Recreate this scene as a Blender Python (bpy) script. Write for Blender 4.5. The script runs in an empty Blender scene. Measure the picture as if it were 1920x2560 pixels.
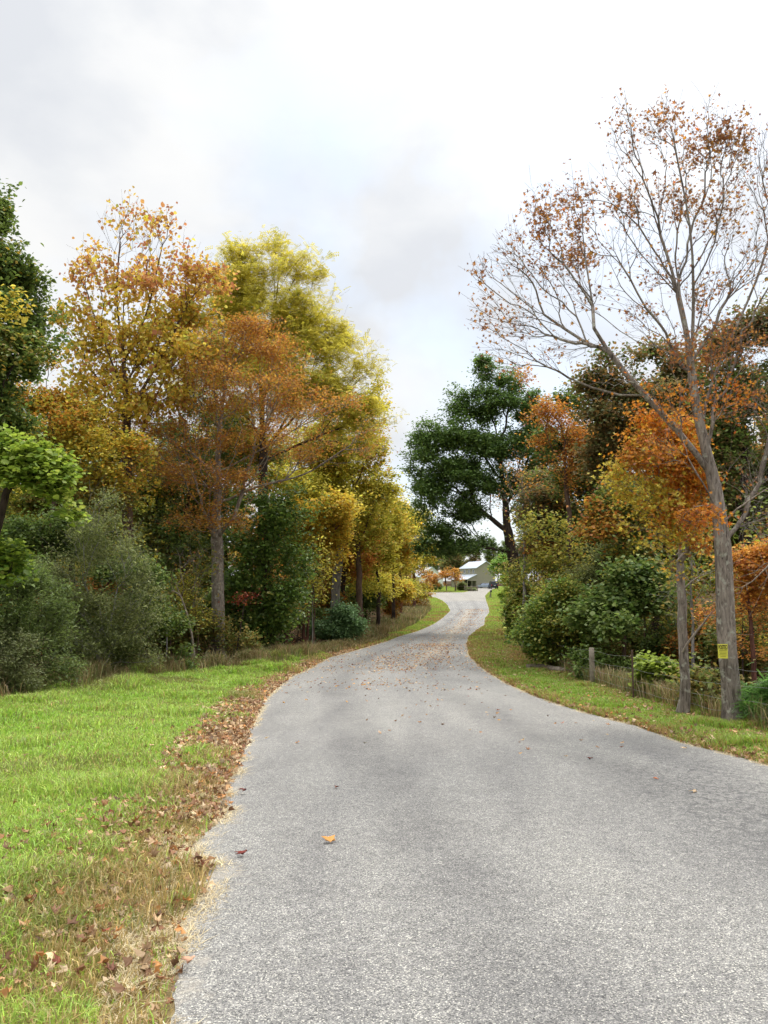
import bpy, math
import numpy as np
from mathutils import Vector, Matrix

R = math.radians
sc = bpy.context.scene
COL = sc.collection
rng = np.random.default_rng(11)

# ------------------------------------------------------------------ camera model
F = 1920.0; EYE = 1.65; PITCH = R(5.65)
CP, SP = math.cos(PITCH), math.sin(PITCH)

PD = np.array([-30, 0, 3, 8, 12.5, 17, 28, 36, 45, 60, 85, 110, 140, 160, 230, 300, 600], float)
PZ = np.array([0.0, 0, 0, -.25, -.54, -.82, -1.22, -1.36, -1.42, -1.36, -1.0, -.68, -.4, -.27, 1.75, 3.0, 9.0], float)
_fd = np.arange(-30, 600, .5)
_fz = np.interp(_fd, PD, PZ)
_k = np.hanning(15); _k /= _k.sum()
_fzs = np.convolve(np.pad(_fz, 7, mode='edge'), _k, mode='valid')


def prof(d):
    return np.interp(d, _fd, _fzs)


def ray(px, py):
    u = (px - 960) / F; v = (1280 - py) / F
    dx, dy, dz = u, CP - v * SP, SP + v * CP
    return dx / dy, dz / dy


def W(px, py, D):
    a, b = ray(px, py)
    return np.array([a * D, D, EYE + b * D])


def G(px, py, far=500.0):
    a, b = ray(px, py)
    ds = np.arange(1.5, far, .1)
    h = EYE + b * ds - prof(ds)
    i = int(np.argmax(h <= 0)) if (h <= 0).any() else len(ds) - 1
    return np.array([a * ds[i], ds[i], prof(ds[i])])


cam_d = bpy.data.cameras.new('camera'); cam = bpy.data.objects.new('camera', cam_d)
COL.objects.link(cam); sc.camera = cam
cam.location = (0, 0, EYE); cam.rotation_euler = (R(90) + PITCH, 0, 0)
cam_d.sensor_fit = 'VERTICAL'; cam_d.sensor_height = 32; cam_d.lens = 32 * F / 2560
cam_d.clip_end = 2000; cam_d.clip_start = .05


# ------------------------------------------------------------------ noise
def _hash(ix, iy, iz):
    h = (ix.astype(np.int64) * 374761393 + iy.astype(np.int64) * 668265263 + iz.astype(np.int64) * 2147483647) & 0xFFFFFFFF
    h = ((h ^ (h >> 13)) * 1274126177) & 0xFFFFFFFF
    return ((h ^ (h >> 16)) & 0xFFFF) / 65535.0


def vnoise(p):
    i = np.floor(p).astype(np.int64); f = p - i; f = f * f * (3 - 2 * f)
    r = 0
    for a in (0, 1):
        for b in (0, 1):
            for c in (0, 1):
                w = (f[:, 0] if a else 1 - f[:, 0]) * (f[:, 1] if b else 1 - f[:, 1]) * (f[:, 2] if c else 1 - f[:, 2])
                r = r + w * _hash(i[:, 0] + a, i[:, 1] + b, i[:, 2] + c)
    return r


def vn2(x, y, s, o=0.0):
    p = np.stack([x * s + o, y * s + o * 1.7, np.full_like(x, o + .37)], 1)
    return vnoise(p)


# ------------------------------------------------------------------ materials
def lin(c):
    c = np.array(c, float) / 255
    return np.where(c <= .04045, c / 12.92, ((c + .055) / 1.055) ** 2.4)


def newmat(name):
    m = bpy.data.materials.new(name); m.use_nodes = True
    nt = m.node_tree; nt.nodes.clear()
    out = nt.nodes.new('ShaderNodeOutputMaterial')
    return m, nt, out


def N(nt, typ, **kw):
    n = nt.nodes.new(typ)
    for k, v in kw.items():
        if k.startswith('i_'):
            key = k[2:]
            n.inputs[int(key) if key.isdigit() else key.replace('_', ' ')].default_value = v
        else:
            setattr(n, k, v)
    return n


def ramp(nt, stops, interp='LINEAR'):
    n = nt.nodes.new('ShaderNodeValToRGB'); cr = n.color_ramp; cr.interpolation = interp
    while len(cr.elements) < len(stops): cr.elements.new(.5)
    for e, (p, c) in zip(cr.elements, stops):
        e.position = p; e.color = (*c[:3], 1) if hasattr(c, '__len__') else (c, c, c, 1)
    return n


def leaf_mat(name, trans=.44, gloss=.03, rough=.55):
    m, nt, out = newmat(name)
    at = N(nt, 'ShaderNodeAttribute', attribute_name='col')
    df = N(nt, 'ShaderNodeBsdfDiffuse'); tr = N(nt, 'ShaderNodeBsdfTranslucent')
    nt.links.new(at.outputs['Color'], df.inputs['Color'])
    mx = N(nt, 'ShaderNodeMixShader'); mx.inputs[0].default_value = trans
    hs = N(nt, 'ShaderNodeHueSaturation', i_Saturation=1.0, i_Value=1.2)
    nt.links.new(at.outputs['Color'], hs.inputs['Color']); nt.links.new(hs.outputs[0], tr.inputs['Color'])
    nt.links.new(df.outputs[0], mx.inputs[1]); nt.links.new(tr.outputs[0], mx.inputs[2])
    gl = N(nt, 'ShaderNodeBsdfGlossy', i_Roughness=rough); m2 = N(nt, 'ShaderNodeMixShader'); m2.inputs[0].default_value = gloss
    nt.links.new(mx.outputs[0], m2.inputs[1]); nt.links.new(gl.outputs[0], m2.inputs[2])
    nt.links.new(m2.outputs[0], out.inputs['Surface'])
    return m


LEAF = leaf_mat('leaf'); LEAF_SHINY = leaf_mat('leaf_waxy', .38, .05, .45)
GRASS = leaf_mat('grass_blade', .35, .04, .5); DRYLEAF = leaf_mat('dry_leaf', .2, .03, .6)


def bark_mat(name, c1, c2, sc_=9.0, bump=.6, stretch=.12, lichen=None):
    m, nt, out = newmat(name)
    tc = N(nt, 'ShaderNodeTexCoord'); mp = N(nt, 'ShaderNodeMapping'); mp.inputs['Scale'].default_value = (1, 1, stretch)
    nt.links.new(tc.outputs['Object'], mp.inputs['Vector'])
    n1 = N(nt, 'ShaderNodeTexNoise', i_Scale=sc_ * 2.4, i_Detail=6.0, i_Roughness=.7, i_Distortion=.8)
    nt.links.new(mp.outputs[0], n1.inputs['Vector'])
    rp = ramp(nt, [(.32, c2 * .45), (.5, (c1 + c2) / 2), (.68, c1)]); nt.links.new(n1.outputs['Fac'], rp.inputs[0])
    n2 = N(nt, 'ShaderNodeTexNoise', i_Scale=1.6, i_Detail=4.0); nt.links.new(tc.outputs['Object'], n2.inputs['Vector'])
    r2 = ramp(nt, [(.35, .72), (.65, 1.2)]); nt.links.new(n2.outputs['Fac'], r2.inputs[0])
    mu = N(nt, 'ShaderNodeMixRGB', blend_type='MULTIPLY', i_Fac=1.0)
    nt.links.new(rp.outputs[0], mu.inputs[1]); nt.links.new(r2.outputs[0], mu.inputs[2])
    last = mu
    if lichen is not None:
        n3 = N(nt, 'ShaderNodeTexNoise', i_Scale=7.0, i_Detail=3.0, i_Roughness=.6); nt.links.new(tc.outputs['Object'], n3.inputs['Vector'])
        r3 = ramp(nt, [(.56, 0.0), (.64, .8)]); nt.links.new(n3.outputs['Fac'], r3.inputs[0])
        m3 = N(nt, 'ShaderNodeMixRGB'); nt.links.new(r3.outputs[0], m3.inputs[0]); nt.links.new(mu.outputs[0], m3.inputs[1])
        m3.inputs[2].default_value = (*lichen, 1); last = m3
    pb = N(nt, 'ShaderNodeBsdfPrincipled', i_Roughness=.95); nt.links.new(last.outputs[0], pb.inputs['Base Color'])
    pb.inputs['Specular IOR Level'].default_value = .15
    bp = N(nt, 'ShaderNodeBump', i_Strength=bump, i_Distance=.045)
    nt.links.new(n1.outputs['Fac'], bp.inputs['Height']); nt.links.new(bp.outputs[0], pb.inputs['Normal'])
    nt.links.new(pb.outputs[0], out.inputs['Surface'])
    return m


BARK_GREY = bark_mat('bark_grey', lin((168, 156, 144)), lin((104, 92, 82)), 9, 1.0, .2, lin((178, 176, 160)))
BARK_BROWN = bark_mat('bark_brown', lin((118, 96, 80)), lin((66, 52, 44)), 9)
BARK_RED = bark_mat('bark_reddish', lin((128, 90, 76)), lin((74, 50, 42)), 9)
BARK_DARK = bark_mat('bark_dark', lin((84, 70, 62)), lin((48, 40, 36)), 8)
BARK_PALE = bark_mat('bark_pale', lin((160, 155, 148)), lin((112, 106, 100)), 7)
DEADWOOD = bark_mat('dead_wood', lin((170, 158, 142)), lin((120, 106, 92)), 12)


def plain(name, c, rough=.7, metal=0.0, noise=0.0, scale=5.0, spec=.3, bump=0.0):
    m, nt, out = newmat(name)
    pb = N(nt, 'ShaderNodeBsdfPrincipled', i_Roughness=rough, i_Metallic=metal)
    pb.inputs['Specular IOR Level'].default_value = spec
    pb.inputs['Base Color'].default_value = (*c, 1)
    if noise:
        tc = N(nt, 'ShaderNodeTexCoord'); n = N(nt, 'ShaderNodeTexNoise', i_Scale=scale, i_Detail=5.0)
        nt.links.new(tc.outputs['Object'], n.inputs['Vector'])
        r = ramp(nt, [(.3, np.array(c) * (1 - noise)), (.7, np.minimum(np.array(c) * (1 + noise), 1))])
        nt.links.new(n.outputs['Fac'], r.inputs[0]); nt.links.new(r.outputs[0], pb.inputs['Base Color'])
        if bump:
            bp = N(nt, 'ShaderNodeBump', i_Strength=bump, i_Distance=.01)
            nt.links.new(n.outputs['Fac'], bp.inputs['Height']); nt.links.new(bp.outputs[0], pb.inputs['Normal'])
    nt.links.new(pb.outputs[0], out.inputs['Surface'])
    return m


# ------------------------------------------------------------------ mesh helpers
def mesh_np(name, verts, faces, mat, colors=None, smooth=False, parent=None, loc=None):
    """verts Nx3, faces MxK; loc is subtracted (object origin)."""
    me = bpy.data.meshes.new(name)
    v = np.asarray(verts, np.float32)
    if loc is not None: v = v - np.asarray(loc, np.float32)
    f = np.asarray(faces, np.int32); M_, K = f.shape
    me.vertices.add(len(v)); me.vertices.foreach_set('co', v.ravel())
    me.loops.add(M_ * K); me.loops.foreach_set('vertex_index', f.ravel())
    me.polygons.add(M_); me.polygons.foreach_set('loop_start', np.arange(0, M_ * K, K, dtype=np.int32))
    me.polygons.foreach_set('loop_total', np.full(M_, K, np.int32))
    if smooth: me.polygons.foreach_set('use_smooth', np.ones(M_, bool))
    me.update(calc_edges=True)
    if colors is not None:
        a = me.attributes.new('col', 'FLOAT_COLOR', 'FACE')
        c = np.ones((M_, 4), np.float32); c[:, :3] = colors
        a.data.foreach_set('color', c.ravel())
    me.materials.append(mat)
    o = bpy.data.objects.new(name, me); COL.objects.link(o)
    if parent is not None: o.parent = parent
    elif loc is not None: o.location = loc
    return o


def tag(o, label=None, cat=None, group=None, kind=None):
    if label: o['label'] = label
    if cat: o['category'] = cat
    if group: o['group'] = group
    if kind: o['kind'] = kind
    return o


def empty(name, loc, label, cat, group=None, rz=0.0):
    o = bpy.data.objects.new(name, None); COL.objects.link(o)
    o.location = loc; o.rotation_euler = (0, 0, rz); o.empty_display_size = .2
    return tag(o, label, cat, group)


class MB:
    def __init__(s): s.v = []; s.f = []

    def box(s, x0, x1, y0, y1, z0, z1, m=None):
        b = len(s.v)
        for z in (z0, z1):
            for x, y in ((x0, y0), (x1, y0), (x1, y1), (x0, y1)):
                p = Vector((x, y, z)); s.v.append(tuple(m @ p) if m else tuple(p))
        for q in ((0, 3, 2, 1), (4, 5, 6, 7), (0, 1, 5, 4), (1, 2, 6, 5), (2, 3, 7, 6), (3, 0, 4, 7)):
            s.f.append([b + i for i in q])
        return s

    def prism(s, poly, y0, y1, axis='y'):
        """poly of (a, z) extruded along y (or x)."""
        b = len(s.v); n = len(poly)
        for t in (y0, y1):
            for a, z in poly:
                s.v.append((a, t, z) if axis == 'y' else (t, a, z))
        s.f.append([b + i for i in range(n)]); s.f.append([b + n + i for i in reversed(range(n))])
        for i in range(n):
            j = (i + 1) % n
            s.f.append([b + j, b + i, b + n + i, b + n + j])
        return s

    def tube(s, pts, rad, k=8, caps=True):
        pts = [Vector(p) for p in pts]; b = len(s.v)
        if not hasattr(rad, '__len__'): rad = [rad] * len(pts)
        for i, p in enumerate(pts):
            d = (pts[min(i + 1, len(pts) - 1)] - pts[max(i - 1, 0)]).normalized()
            ref = Vector((0, 0, 1)) if abs(d.z) < .9 else Vector((1, 0, 0))
            u = d.cross(ref).normalized(); w = d.cross(u)
            for j in range(k):
                a = 2 * math.pi * j / k
                s.v.append(tuple(p + (u * math.cos(a) + w * math.sin(a)) * rad[i]))
        for i in range(len(pts) - 1):
            for j in range(k):
                j2 = (j + 1) % k
                s.f.append([b + i * k + j, b + i * k + j2, b + (i + 1) * k + j2, b + (i + 1) * k + j])
        if caps:
            s.f.append([b + j for j in reversed(range(k))]); s.f.append([b + (len(pts) - 1) * k + j for j in range(k)])
        return s

    def build(s, name, mat, parent=None, smooth=False, loc=None, bevel=0.0):
        me = bpy.data.meshes.new(name); me.from_pydata(s.v, [], s.f); me.update(); me.materials.append(mat)
        if smooth:
            for p in me.polygons: p.use_smooth = True
        o = bpy.data.objects.new(name, me); COL.objects.link(o)
        if bevel:
            md = o.modifiers.new('bevel', 'BEVEL'); md.width = bevel; md.segments = 2
        if parent: o.parent = parent
        if loc is not None: o.location = loc
        return o


# ------------------------------------------------------------------ leaves
def tpl_simple(w=.55):
    v = np.array([(0, 0, 0), (-w / 2, .48, .10), (0, 1, -.04), (w / 2, .48, .10)], float)
    return v, np.array([(0, 2, 1), (0, 3, 2)])


def tpl_oval(w=.7):
    v = np.array([(0, 0, 0), (-w * .42, .25, .09), (-w * .45, .6, .09), (0, 1, -.08), (w * .45, .6, .09), (w * .42, .25, .09)], float)
    return v, np.array([(0, 3, 2), (0, 2, 1), (0, 4, 3), (0, 5, 4)])


def tpl_maple(curl=.0):
    ang = [(0, .05), (-75, .42), (-105, .62), (-60, .38), (-48, .82), (-22, .42), (0, 1.0), (22, .42), (48, .82), (60, .38), (105, .62), (75, .42)]
    v = [(0, .12, 0)]
    for i, (a, r) in enumerate(ang):
        x = math.sin(R(a)) * r * .6; y = .12 + math.cos(R(a)) * r * .75
        if i == 0: x, y = 0, -.05
        v.append((x, y, 0))
    v = np.array(v, float)
    v[:, 2] = curl * (np.abs(v[:, 0]) * 1.3 + .7 * (v[:, 1] - .4) ** 2)
    v[:, 0] *= (1 - .35 * curl)
    n = len(ang)
    return v, np.array([(0, 1 + (i + 1) % n, 1 + i) for i in range(n)])


def tpl_spray(n=5):
    """a drooping leaflet spray (compound leaf)"""
    vs = []; fs = []
    for i in range(n):
        t = .12 + .8 * i / (n - 1)
        for sgn in (-1, 1):
            b = len(vs); x0, y0, z0 = 0, t, -.25 * t * t
            vs += [(x0, y0, z0), (sgn * .17, y0 + .01, z0 - .03), (sgn * .3, y0 + .12, z0 - .07), (sgn * .14, y0 + .14, z0)]
            fs += [(b, b + 1, b + 2), (b, b + 2, b + 3)]
    return np.array(vs, float), np.array(fs)


def tpl_crumple(seed):
    g = np.random.default_rng(seed); v, f = tpl_maple(.3); v = v.copy()
    r = np.linalg.norm(v[:, :2] - (0, .45), axis=1, keepdims=True); r[0] = .01
    v[:, :2] = (0, .45) + (v[:, :2] - (0, .45)) * np.clip(.42 / np.maximum(r, .01), .75, 1.5) ** .6
    a = g.random() * 3.14; u = v[:, 0] * math.cos(a) + (v[:, 1] - .45) * math.sin(a)
    v[:, 2] = u * u * (1.2 + g.random()) + g.normal(size=len(v)) * .05
    k = .65 + .2 * g.random(); v[:, 0] -= u * math.cos(a) * (1 - k); v[:, 1] -= u * math.sin(a) * (1 - k)
    return v, f


TPL = {'simple': tpl_simple(), 'narrow': tpl_simple(.34), 'oval': tpl_oval(), 'round': tpl_oval(.95), 'maple': tpl_maple(.25),
       'curl': tpl_maple(.9), 'spray': tpl_spray(), 'strip': tpl_simple(.22)}


def frames(n, up=.5, g=None, droop=0.0):
    """random leaf frames: columns = local x,y,z ; z (normal) biased upward"""
    g = g or rng
    nz = g.normal(size=(n, 3)); nz[:, 2] = np.abs(nz[:, 2]) + up * 2.2
    nz /= np.linalg.norm(nz, axis=1)[:, None]
    t = g.normal(size=(n, 3)); t[:, 2] -= droop
    t -= nz * (t * nz).sum(1)[:, None]; t /= np.linalg.norm(t, axis=1)[:, None] + 1e-9
    x = np.cross(t, nz)
    return np.stack([x, t, nz], 2)


def place(tpl, pos, fr, size):
    v, f = tpl
    P = np.einsum('nij,vj->nvi', fr, v) * size[:, None, None] + pos[:, None, :]
    n = len(pos); K = len(v)
    Fc = (f[None] + (np.arange(n) * K)[:, None, None]).reshape(-1, f.shape[1])
    return P.reshape(-1, 3), Fc, len(f)


def pal_col(pos, pal, g, freq=.7, jit=.2, mixr=.6):
    pal = np.array([lin(c) for c in pal]); n = len(pos)
    t = np.clip((vnoise(pos * freq + 31.7) - .5) * 1.7 + .5, 0, 1) * (1 - mixr) + g.random(n) * mixr
    t = t * (len(pal) - 1) * .999; i = t.astype(int); fr = (t - i)[:, None]
    hard = g.random((n, 1)) < .6
    fr = np.where(hard, (fr > .5).astype(float), fr)
    c = pal[i] * (1 - fr) + pal[np.minimum(i + 1, len(pal) - 1)] * fr
    return np.clip(c * np.exp(g.normal(size=(n, 1)) * jit), 0.004, .85)


# ------------------------------------------------------------------ wood growth
def polyline(pts, step=.35, wob=.0, g=None):
    pts = np.array(pts, float); out = [pts[0]]
    for a, b in zip(pts[:-1], pts[1:]):
        n = max(1, int(np.linalg.norm(b - a) / step))
        for i in range(1, n + 1): out.append(a + (b - a) * i / n)
    out = np.array(out)
    if len(out) > 4:
        for _ in range(3): out[1:-1] = .5 * out[1:-1] + .25 * (out[:-2] + out[2:])
    if wob and g is not None:
        w = g.normal(size=out.shape) * wob; w[:, 2] = 0; w[0] = 0
        w = np.cumsum(w, 0); w -= np.linspace(0, 1, len(w))[:, None] * w[-1]; out = out + w
    return out


def grow(lines, pts, bf=.25, kturn=.5, kdown=.5):
    """lines: first = trunk polyline, others attach to nearest existing node. pts: attraction points."""
    P = [p for p in lines[0]]; par = [-1] + list(range(len(P) - 1))
    for ln in lines[1:]:
        A = np.array(P); d = np.linalg.norm(A - ln[0], axis=1); j = int(np.argmin(d)); prev = j
        for p in (ln[1:] if d[j] < .25 else ln):
            P.append(p); par.append(prev); prev = len(P) - 1
    M0 = len(P); Nn = len(pts)
    pos = np.zeros((M0 + Nn, 3)); pos[:M0] = P
    parent = np.full(M0 + Nn, -1); parent[:M0] = par
    plen = np.zeros(M0 + Nn); dirn = np.zeros((M0 + Nn, 3)); dirn[:, 2] = 1
    for i in range(1, M0):
        v = pos[i] - pos[parent[i]]; L = np.linalg.norm(v) + 1e-9
        plen[i] = plen[parent[i]] + L; dirn[i] = v / L

    def cost(j, Q):
        v = Q - pos[j]; d = np.sqrt((v * v).sum(1)) + 1e-6
        return d * (1 + kturn * (1 - (v @ dirn[j]) / d)) + bf * plen[j] + kdown * np.maximum(0, -v[:, 2])
    best = np.full(Nn, 1e9); bn = np.zeros(Nn, int)
    for j in range(1 if M0 > 1 else 0, M0):
        c = cost(j, pts)
        if j < M0 * .0: c += 1
        m = c < best; best[m] = c[m]; bn[m] = j
    for k in range(Nn):
        i = int(np.argmin(best)); j = M0 + k
        pos[j] = pts[i]; parent[j] = bn[i]
        v = pos[j] - pos[bn[i]]; L = np.linalg.norm(v) + 1e-9
        plen[j] = plen[bn[i]] + L; dirn[j] = v / L * .7 + dirn[bn[i]] * .3
        best[i] = np.inf; 
        c = cost(j, pts); m = (c < best) & np.isfinite(best); best[m] = c[m]; bn[m] = j
        pts_dead = i
    # smooth
    n = M0 + Nn; ch = np.bincount(parent[1:], minlength=n)
    for _ in range(2):
        s = np.zeros((n, 3)); np.add.at(s, parent[1:], pos[1:])
        has = ch > 0; mean = np.where(has[:, None], s / np.maximum(ch, 1)[:, None], pos)
        new = pos.copy(); idx = np.arange(M0, n); idx = idx[has[idx]]
        new[idx] = .5 * pos[idx] + .25 * pos[parent[idx]] + .25 * mean[idx]
        pos = new
    return pos, parent, M0


def wood(pos, parent, M0, r_base, r_tip, g, thick_k=8, flare=.5, trunk_n=0):
    n = len(pos); cnt = np.zeros(n)
    ch = np.bincount(parent[1:], minlength=n); cnt[ch == 0] = 1
    for i in range(n - 1, 0, -1): cnt[parent[i]] += cnt[i]
    e = math.log(max(cnt[0], 3)) / math.log(r_base / r_tip)
    rad = r_tip * cnt ** (1 / e)
    # gentle taper on the clear stem
    h = pos[:, 2] - pos[0, 2]; H = max(h[:max(trunk_n, 2)].max(), .5)
    if trunk_n:
        t = np.clip(h[:trunk_n] / H, 0, 1)
        rad[trunk_n:] *= .74
        rad[:trunk_n] *= (1.15 - .42 * t) * (1 + flare * np.exp(-h[:trunk_n] / .22))
    main = np.full(n, -1)
    order = np.argsort(cnt)
    for i in order:
        if i > 0: main[parent[i]] = i
    ed = np.arange(1, n); pa = parent[ed]
    dv = pos[ed] - pos[pa]; dv /= np.linalg.norm(dv, axis=1)[:, None] + 1e-9
    nd = np.zeros((n, 3)); nd[ed] = dv; nd[0] = (0, 0, 1)
    hm = main >= 0; nd2 = nd.copy(); nd2[hm] += nd[main[hm]]
    nd2 /= np.linalg.norm(nd2, axis=1)[:, None] + 1e-9
    ismain = main[pa] == ed
    sd = np.where(ismain[:, None], nd2[pa], dv); edr = nd2[ed]
    sr = np.where(ismain, rad[pa], np.minimum(rad[pa], rad[ed] * 1.15)); er = rad[ed]
    V = []; Fc = []; base = 0
    for lo, hi, k in ((.0, .018, 3), (.018, .06, 5), (.06, 9, thick_k)):
        m = (er >= lo) & (er < hi)
        if not m.any(): continue
        for_p = [pos[pa[m]], pos[ed[m]]]; ds = [sd[m], edr[m]]; rs = [sr[m], er[m]]
        rings = []
        for p, d, r in zip(for_p, ds, rs):
            ref = np.where((np.abs(d[:, 0]) < .85)[:, None], np.array([[1., 0, 0]]), np.array([[0, 1., 0]]))
            w = np.cross(d, ref); w /= np.linalg.norm(w, axis=1)[:, None]; u = np.cross(w, d)
            a = np.arange(k) * 2 * np.pi / k
            rr = r[:, None]
            if k == thick_k:
                q = p[:, None, :] + (u[:, None] * np.cos(a)[None, :, None] + w[:, None] * np.sin(a)[None, :, None])
                nn = (vnoise(q.reshape(-1, 3) * np.array([[2.3, 2.3, .9]])) - .5).reshape(len(p), k)
                rr = r[:, None] * (1 + (.30 + .55 * np.exp(-np.clip(p[:, 2] - pos[0, 2], 0, 50) / .25)[:, None]) * nn)
            rings.append(p[:, None, :] + (u[:, None] * np.cos(a)[None, :, None] + w[:, None] * np.sin(a)[None, :, None]) * rr[..., None])
        vv = np.concatenate(rings, 1).reshape(-1, 3)
        E = m.sum(); j = np.arange(k); j2 = (j + 1) % k
        q = np.stack([j, j2, j2 + k, j + k], 1)
        Fc.append((q[None] + (np.arange(E) * 2 * k)[:, None, None]).reshape(-1, 4) + base)
        V.append(vv); base += len(vv)
    return np.concatenate(V), np.concatenate(Fc), rad, cnt


AIR = 1.0


def subclumps(L3, g, flat=.62, nsub=7, lo=.2, hi=.42, core=.45, reach=.88):
    out = []; own = []
    for i, (c, rd, w) in enumerate(L3):
        for _ in range(nsub):
            d = g.normal(size=3); d /= np.linalg.norm(d); r = g.random() ** .45 * reach
            k = lo + (hi - lo) * g.random()
            out.append((c + d * rd * r, rd * k * np.array([1.15, 1.15, flat]), .4 + 1.2 * g.random())); own.append(i)
        out.append((c, rd * 1.0, core)); own.append(i)
    return out, own



def sample_lobes(lobes, n, g, thin=.32, freq=.9, surf=.5):
    """lobes: list of (center, radii, weight) in metres"""
    vol = np.array([np.prod(l[1]) ** .85 * l[2] for l in lobes]); pr = vol / vol.sum()
    out = []; idx = []
    while len(out) < n:
        m = n * 2
        li = g.choice(len(lobes), m, p=pr)
        d = g.normal(size=(m, 3)); d /= np.linalg.norm(d, axis=1)[:, None]
        r = g.random(m) ** (1 / 3.0); r = (r * (1 - surf) + surf * r ** .35) * AIR
        c = np.array([l[0] for l in lobes])[li]; rd = np.array([l[1] for l in lobes])[li]
        bump = .7 + .65 * vnoise(c + d * 2.6 + 7.7)
        p = c + d * rd * (r * bump * np.exp(g.normal(size=m) * .16))[:, None]
        keep = vnoise(p * freq + 3.3) > thin
        for q, i in zip(p[keep], li[keep]):
            out.append(q); idx.append(i)
            if len(out) >= n: break
    return np.array(out), np.array(idx)


def make_tree(name, label, cat, trunk, D, lobes, n, leaves, leaf, pal, size=.1, r_base=.18, r_tip=.004, bark=None, seed=1,
              limbs=(), group=None, dz=1.0, spread=.28, up=.45, thin=.32, freq=.9, bf=.25, thick_k=8, surf=.5, mat=None,
              shrub=False, flat=.8, nsub=13, core=None, patchy=False, tipcnt=5, droop=.2, kdown=.5, kturn=.5, pal_freq=.7, flare=.5, part='trunk', wob=.02, jit=.18):
    """trunk: list of pixels (px,py[,dD]) traced bottom-up (first is on the ground) or a 3-D list; lobes in pixels (px,py,rx,ry[,dD[,w[,pal]]])."""
    g = np.random.default_rng(seed)

    def T(p): return W(p[0], p[1], D + (p[2] if len(p) > 2 else 0))
    base = T(trunk[0]); base[2] = ground_z(base[0], base[1]) - .03
    tl = [base] + [T(p) for p in trunk[1:]]
    tl = polyline(tl, .3, wob, g)
    lines = [tl] + [polyline([T(p) for p in l], .35) for l in limbs]
    m_px = F / D; L3 = []; pals = []; ws = []
    for l in lobes:
        dd = l[4] if len(l) > 4 else 0; w = l[5] if len(l) > 5 else 1.0
        c = W(l[0], l[1], D + dd); k = (D + dd) / F
        rd = np.array([l[2] * k, (l[2] + l[3]) * .5 * k * dz, l[3] * k])
        L3.append((c, rd, 1.0)); pals.append(l[6] if len(l) > 6 else pal); ws.append(w)
    core = core if core is not None else (.18 if shrub else .4)
    subs, own = subclumps(L3, g, flat, nsub, core=core, reach=1.05 if shrub else .9)
    pts, li = sample_lobes(subs, n, g, thin * .8, freq, .25)
    ok = pts[:, 2] > ground_z(pts[:, 0], pts[:, 1]) + .12
    pts, li = pts[ok], li[ok]
    pos, par, M0 = grow(lines, pts, bf=bf, kdown=kdown, kturn=kturn)
    V, Fc, rad, cnt = wood(pos, par, M0, r_base, r_tip, g, thick_k, flare, len(tl))
    root = empty(name, base, label, cat, group)
    mesh_np(part, V, Fc, bark or BARK_BROWN, smooth=True, parent=root, loc=base)
    # leaves
    leaves = leaves * 1.22
    if leaves > 0:
        ids = np.arange(len(pos)); tips = ids[(cnt <= tipcnt) & (ids >= M0)]
        # lobe of the node: nearest attraction point's lobe
        cen = np.array([l[0] for l in L3]); rr = np.array([l[1] for l in L3])
        dist = (((pos[tips][:, None] - cen[None]) / rr[None]) ** 2).sum(2); lob = dist.argmin(1)
        lam = leaves * np.array(ws)[lob]; lam = lam * (.25 + 1.5 * np.clip((vnoise(pos[tips] * 1.5 + 5.1) - .5) * 1.6 + .5, 0, 1))
        if patchy: lam = lam * np.clip((vnoise(pos[tips] * .75 + 12.) - .42) * 6, .3, 2.1)
        k = g.poisson(lam); src = np.repeat(tips, k); lobs = np.repeat(lob, k); m = len(src)
        lobs = np.where(g.random(m) < .3, g.integers(0, len(pals), m), lobs)
        tt = g.random(m)[:, None]
        base_p = pos[src] * tt + pos[par[src]] * (1 - tt)
        off = g.normal(size=(m, 3)) * (spread * (.5 + 1.1 * g.random((m, 1)))) * np.array([[.6, .6, .45]])
        lp = base_p + off
        fr = frames(m, up, g, droop)
        s = size * np.exp(g.normal(size=m) * .22)
        tp = TPL[leaf]; VV, FF, nf = place(tp, lp, fr, s)
        col = np.zeros((m, 3))
        for i in range(len(pals)):
            q = lobs == i
            if q.any(): col[q] = pal_col(lp[q], pals[i], g, pal_freq, jit)
        mesh_np('crown' if not shrub else 'foliage', VV, FF, mat or LEAF, colors=np.repeat(col, nf, 0), parent=root, loc=base)
    return root


def copy_tree(root, loc, rz, s, label, group):
    r = root.copy(); COL.objects.link(r); r.location = loc; r.rotation_euler = (0, 0, rz); r.scale = (s, s, s)
    r['label'] = label; r['group'] = group
    for ch in list(root.children):
        c = ch.copy(); COL.objects.link(c); c.parent = r
    return r

#@@ROAD
# ------------------------------------------------------------------ road edges
LE = [(424, 2558), (448, 2423), (436, 2341), (515, 2230), (532, 2172), (462, 2143), (506, 2105), (560, 2037), (556, 1989), (593, 1912),
      (612, 1854), (640, 1787), (662, 1745), (723, 1695), (822, 1644), (960, 1606), (1000, 1591), (1042, 1579), (1087, 1559), (1108, 1544),
      (1125, 1528), (1119, 1514), (1107, 1503), (1090, 1495), (1072, 1490), (1040, 1487), (960, 1483)]
RE = [(1920, 1916), (1808, 1886), (1699, 1856), (1590, 1817), (1460, 1782), (1330, 1738), (1256, 1704), (1200, 1667), (1172, 1638),
      (1168, 1611), (1173, 1593), (1192, 1577), (1211, 1564), (1213, 1546), (1224, 1532), (1222, 1521), (1216, 1503), (1213, 1490),
      (1224, 1477), (1240, 1470)]
le = np.array([G(*p)[:2] for p in LE]); re = np.array([G(*p)[:2] for p in RE])
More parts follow.
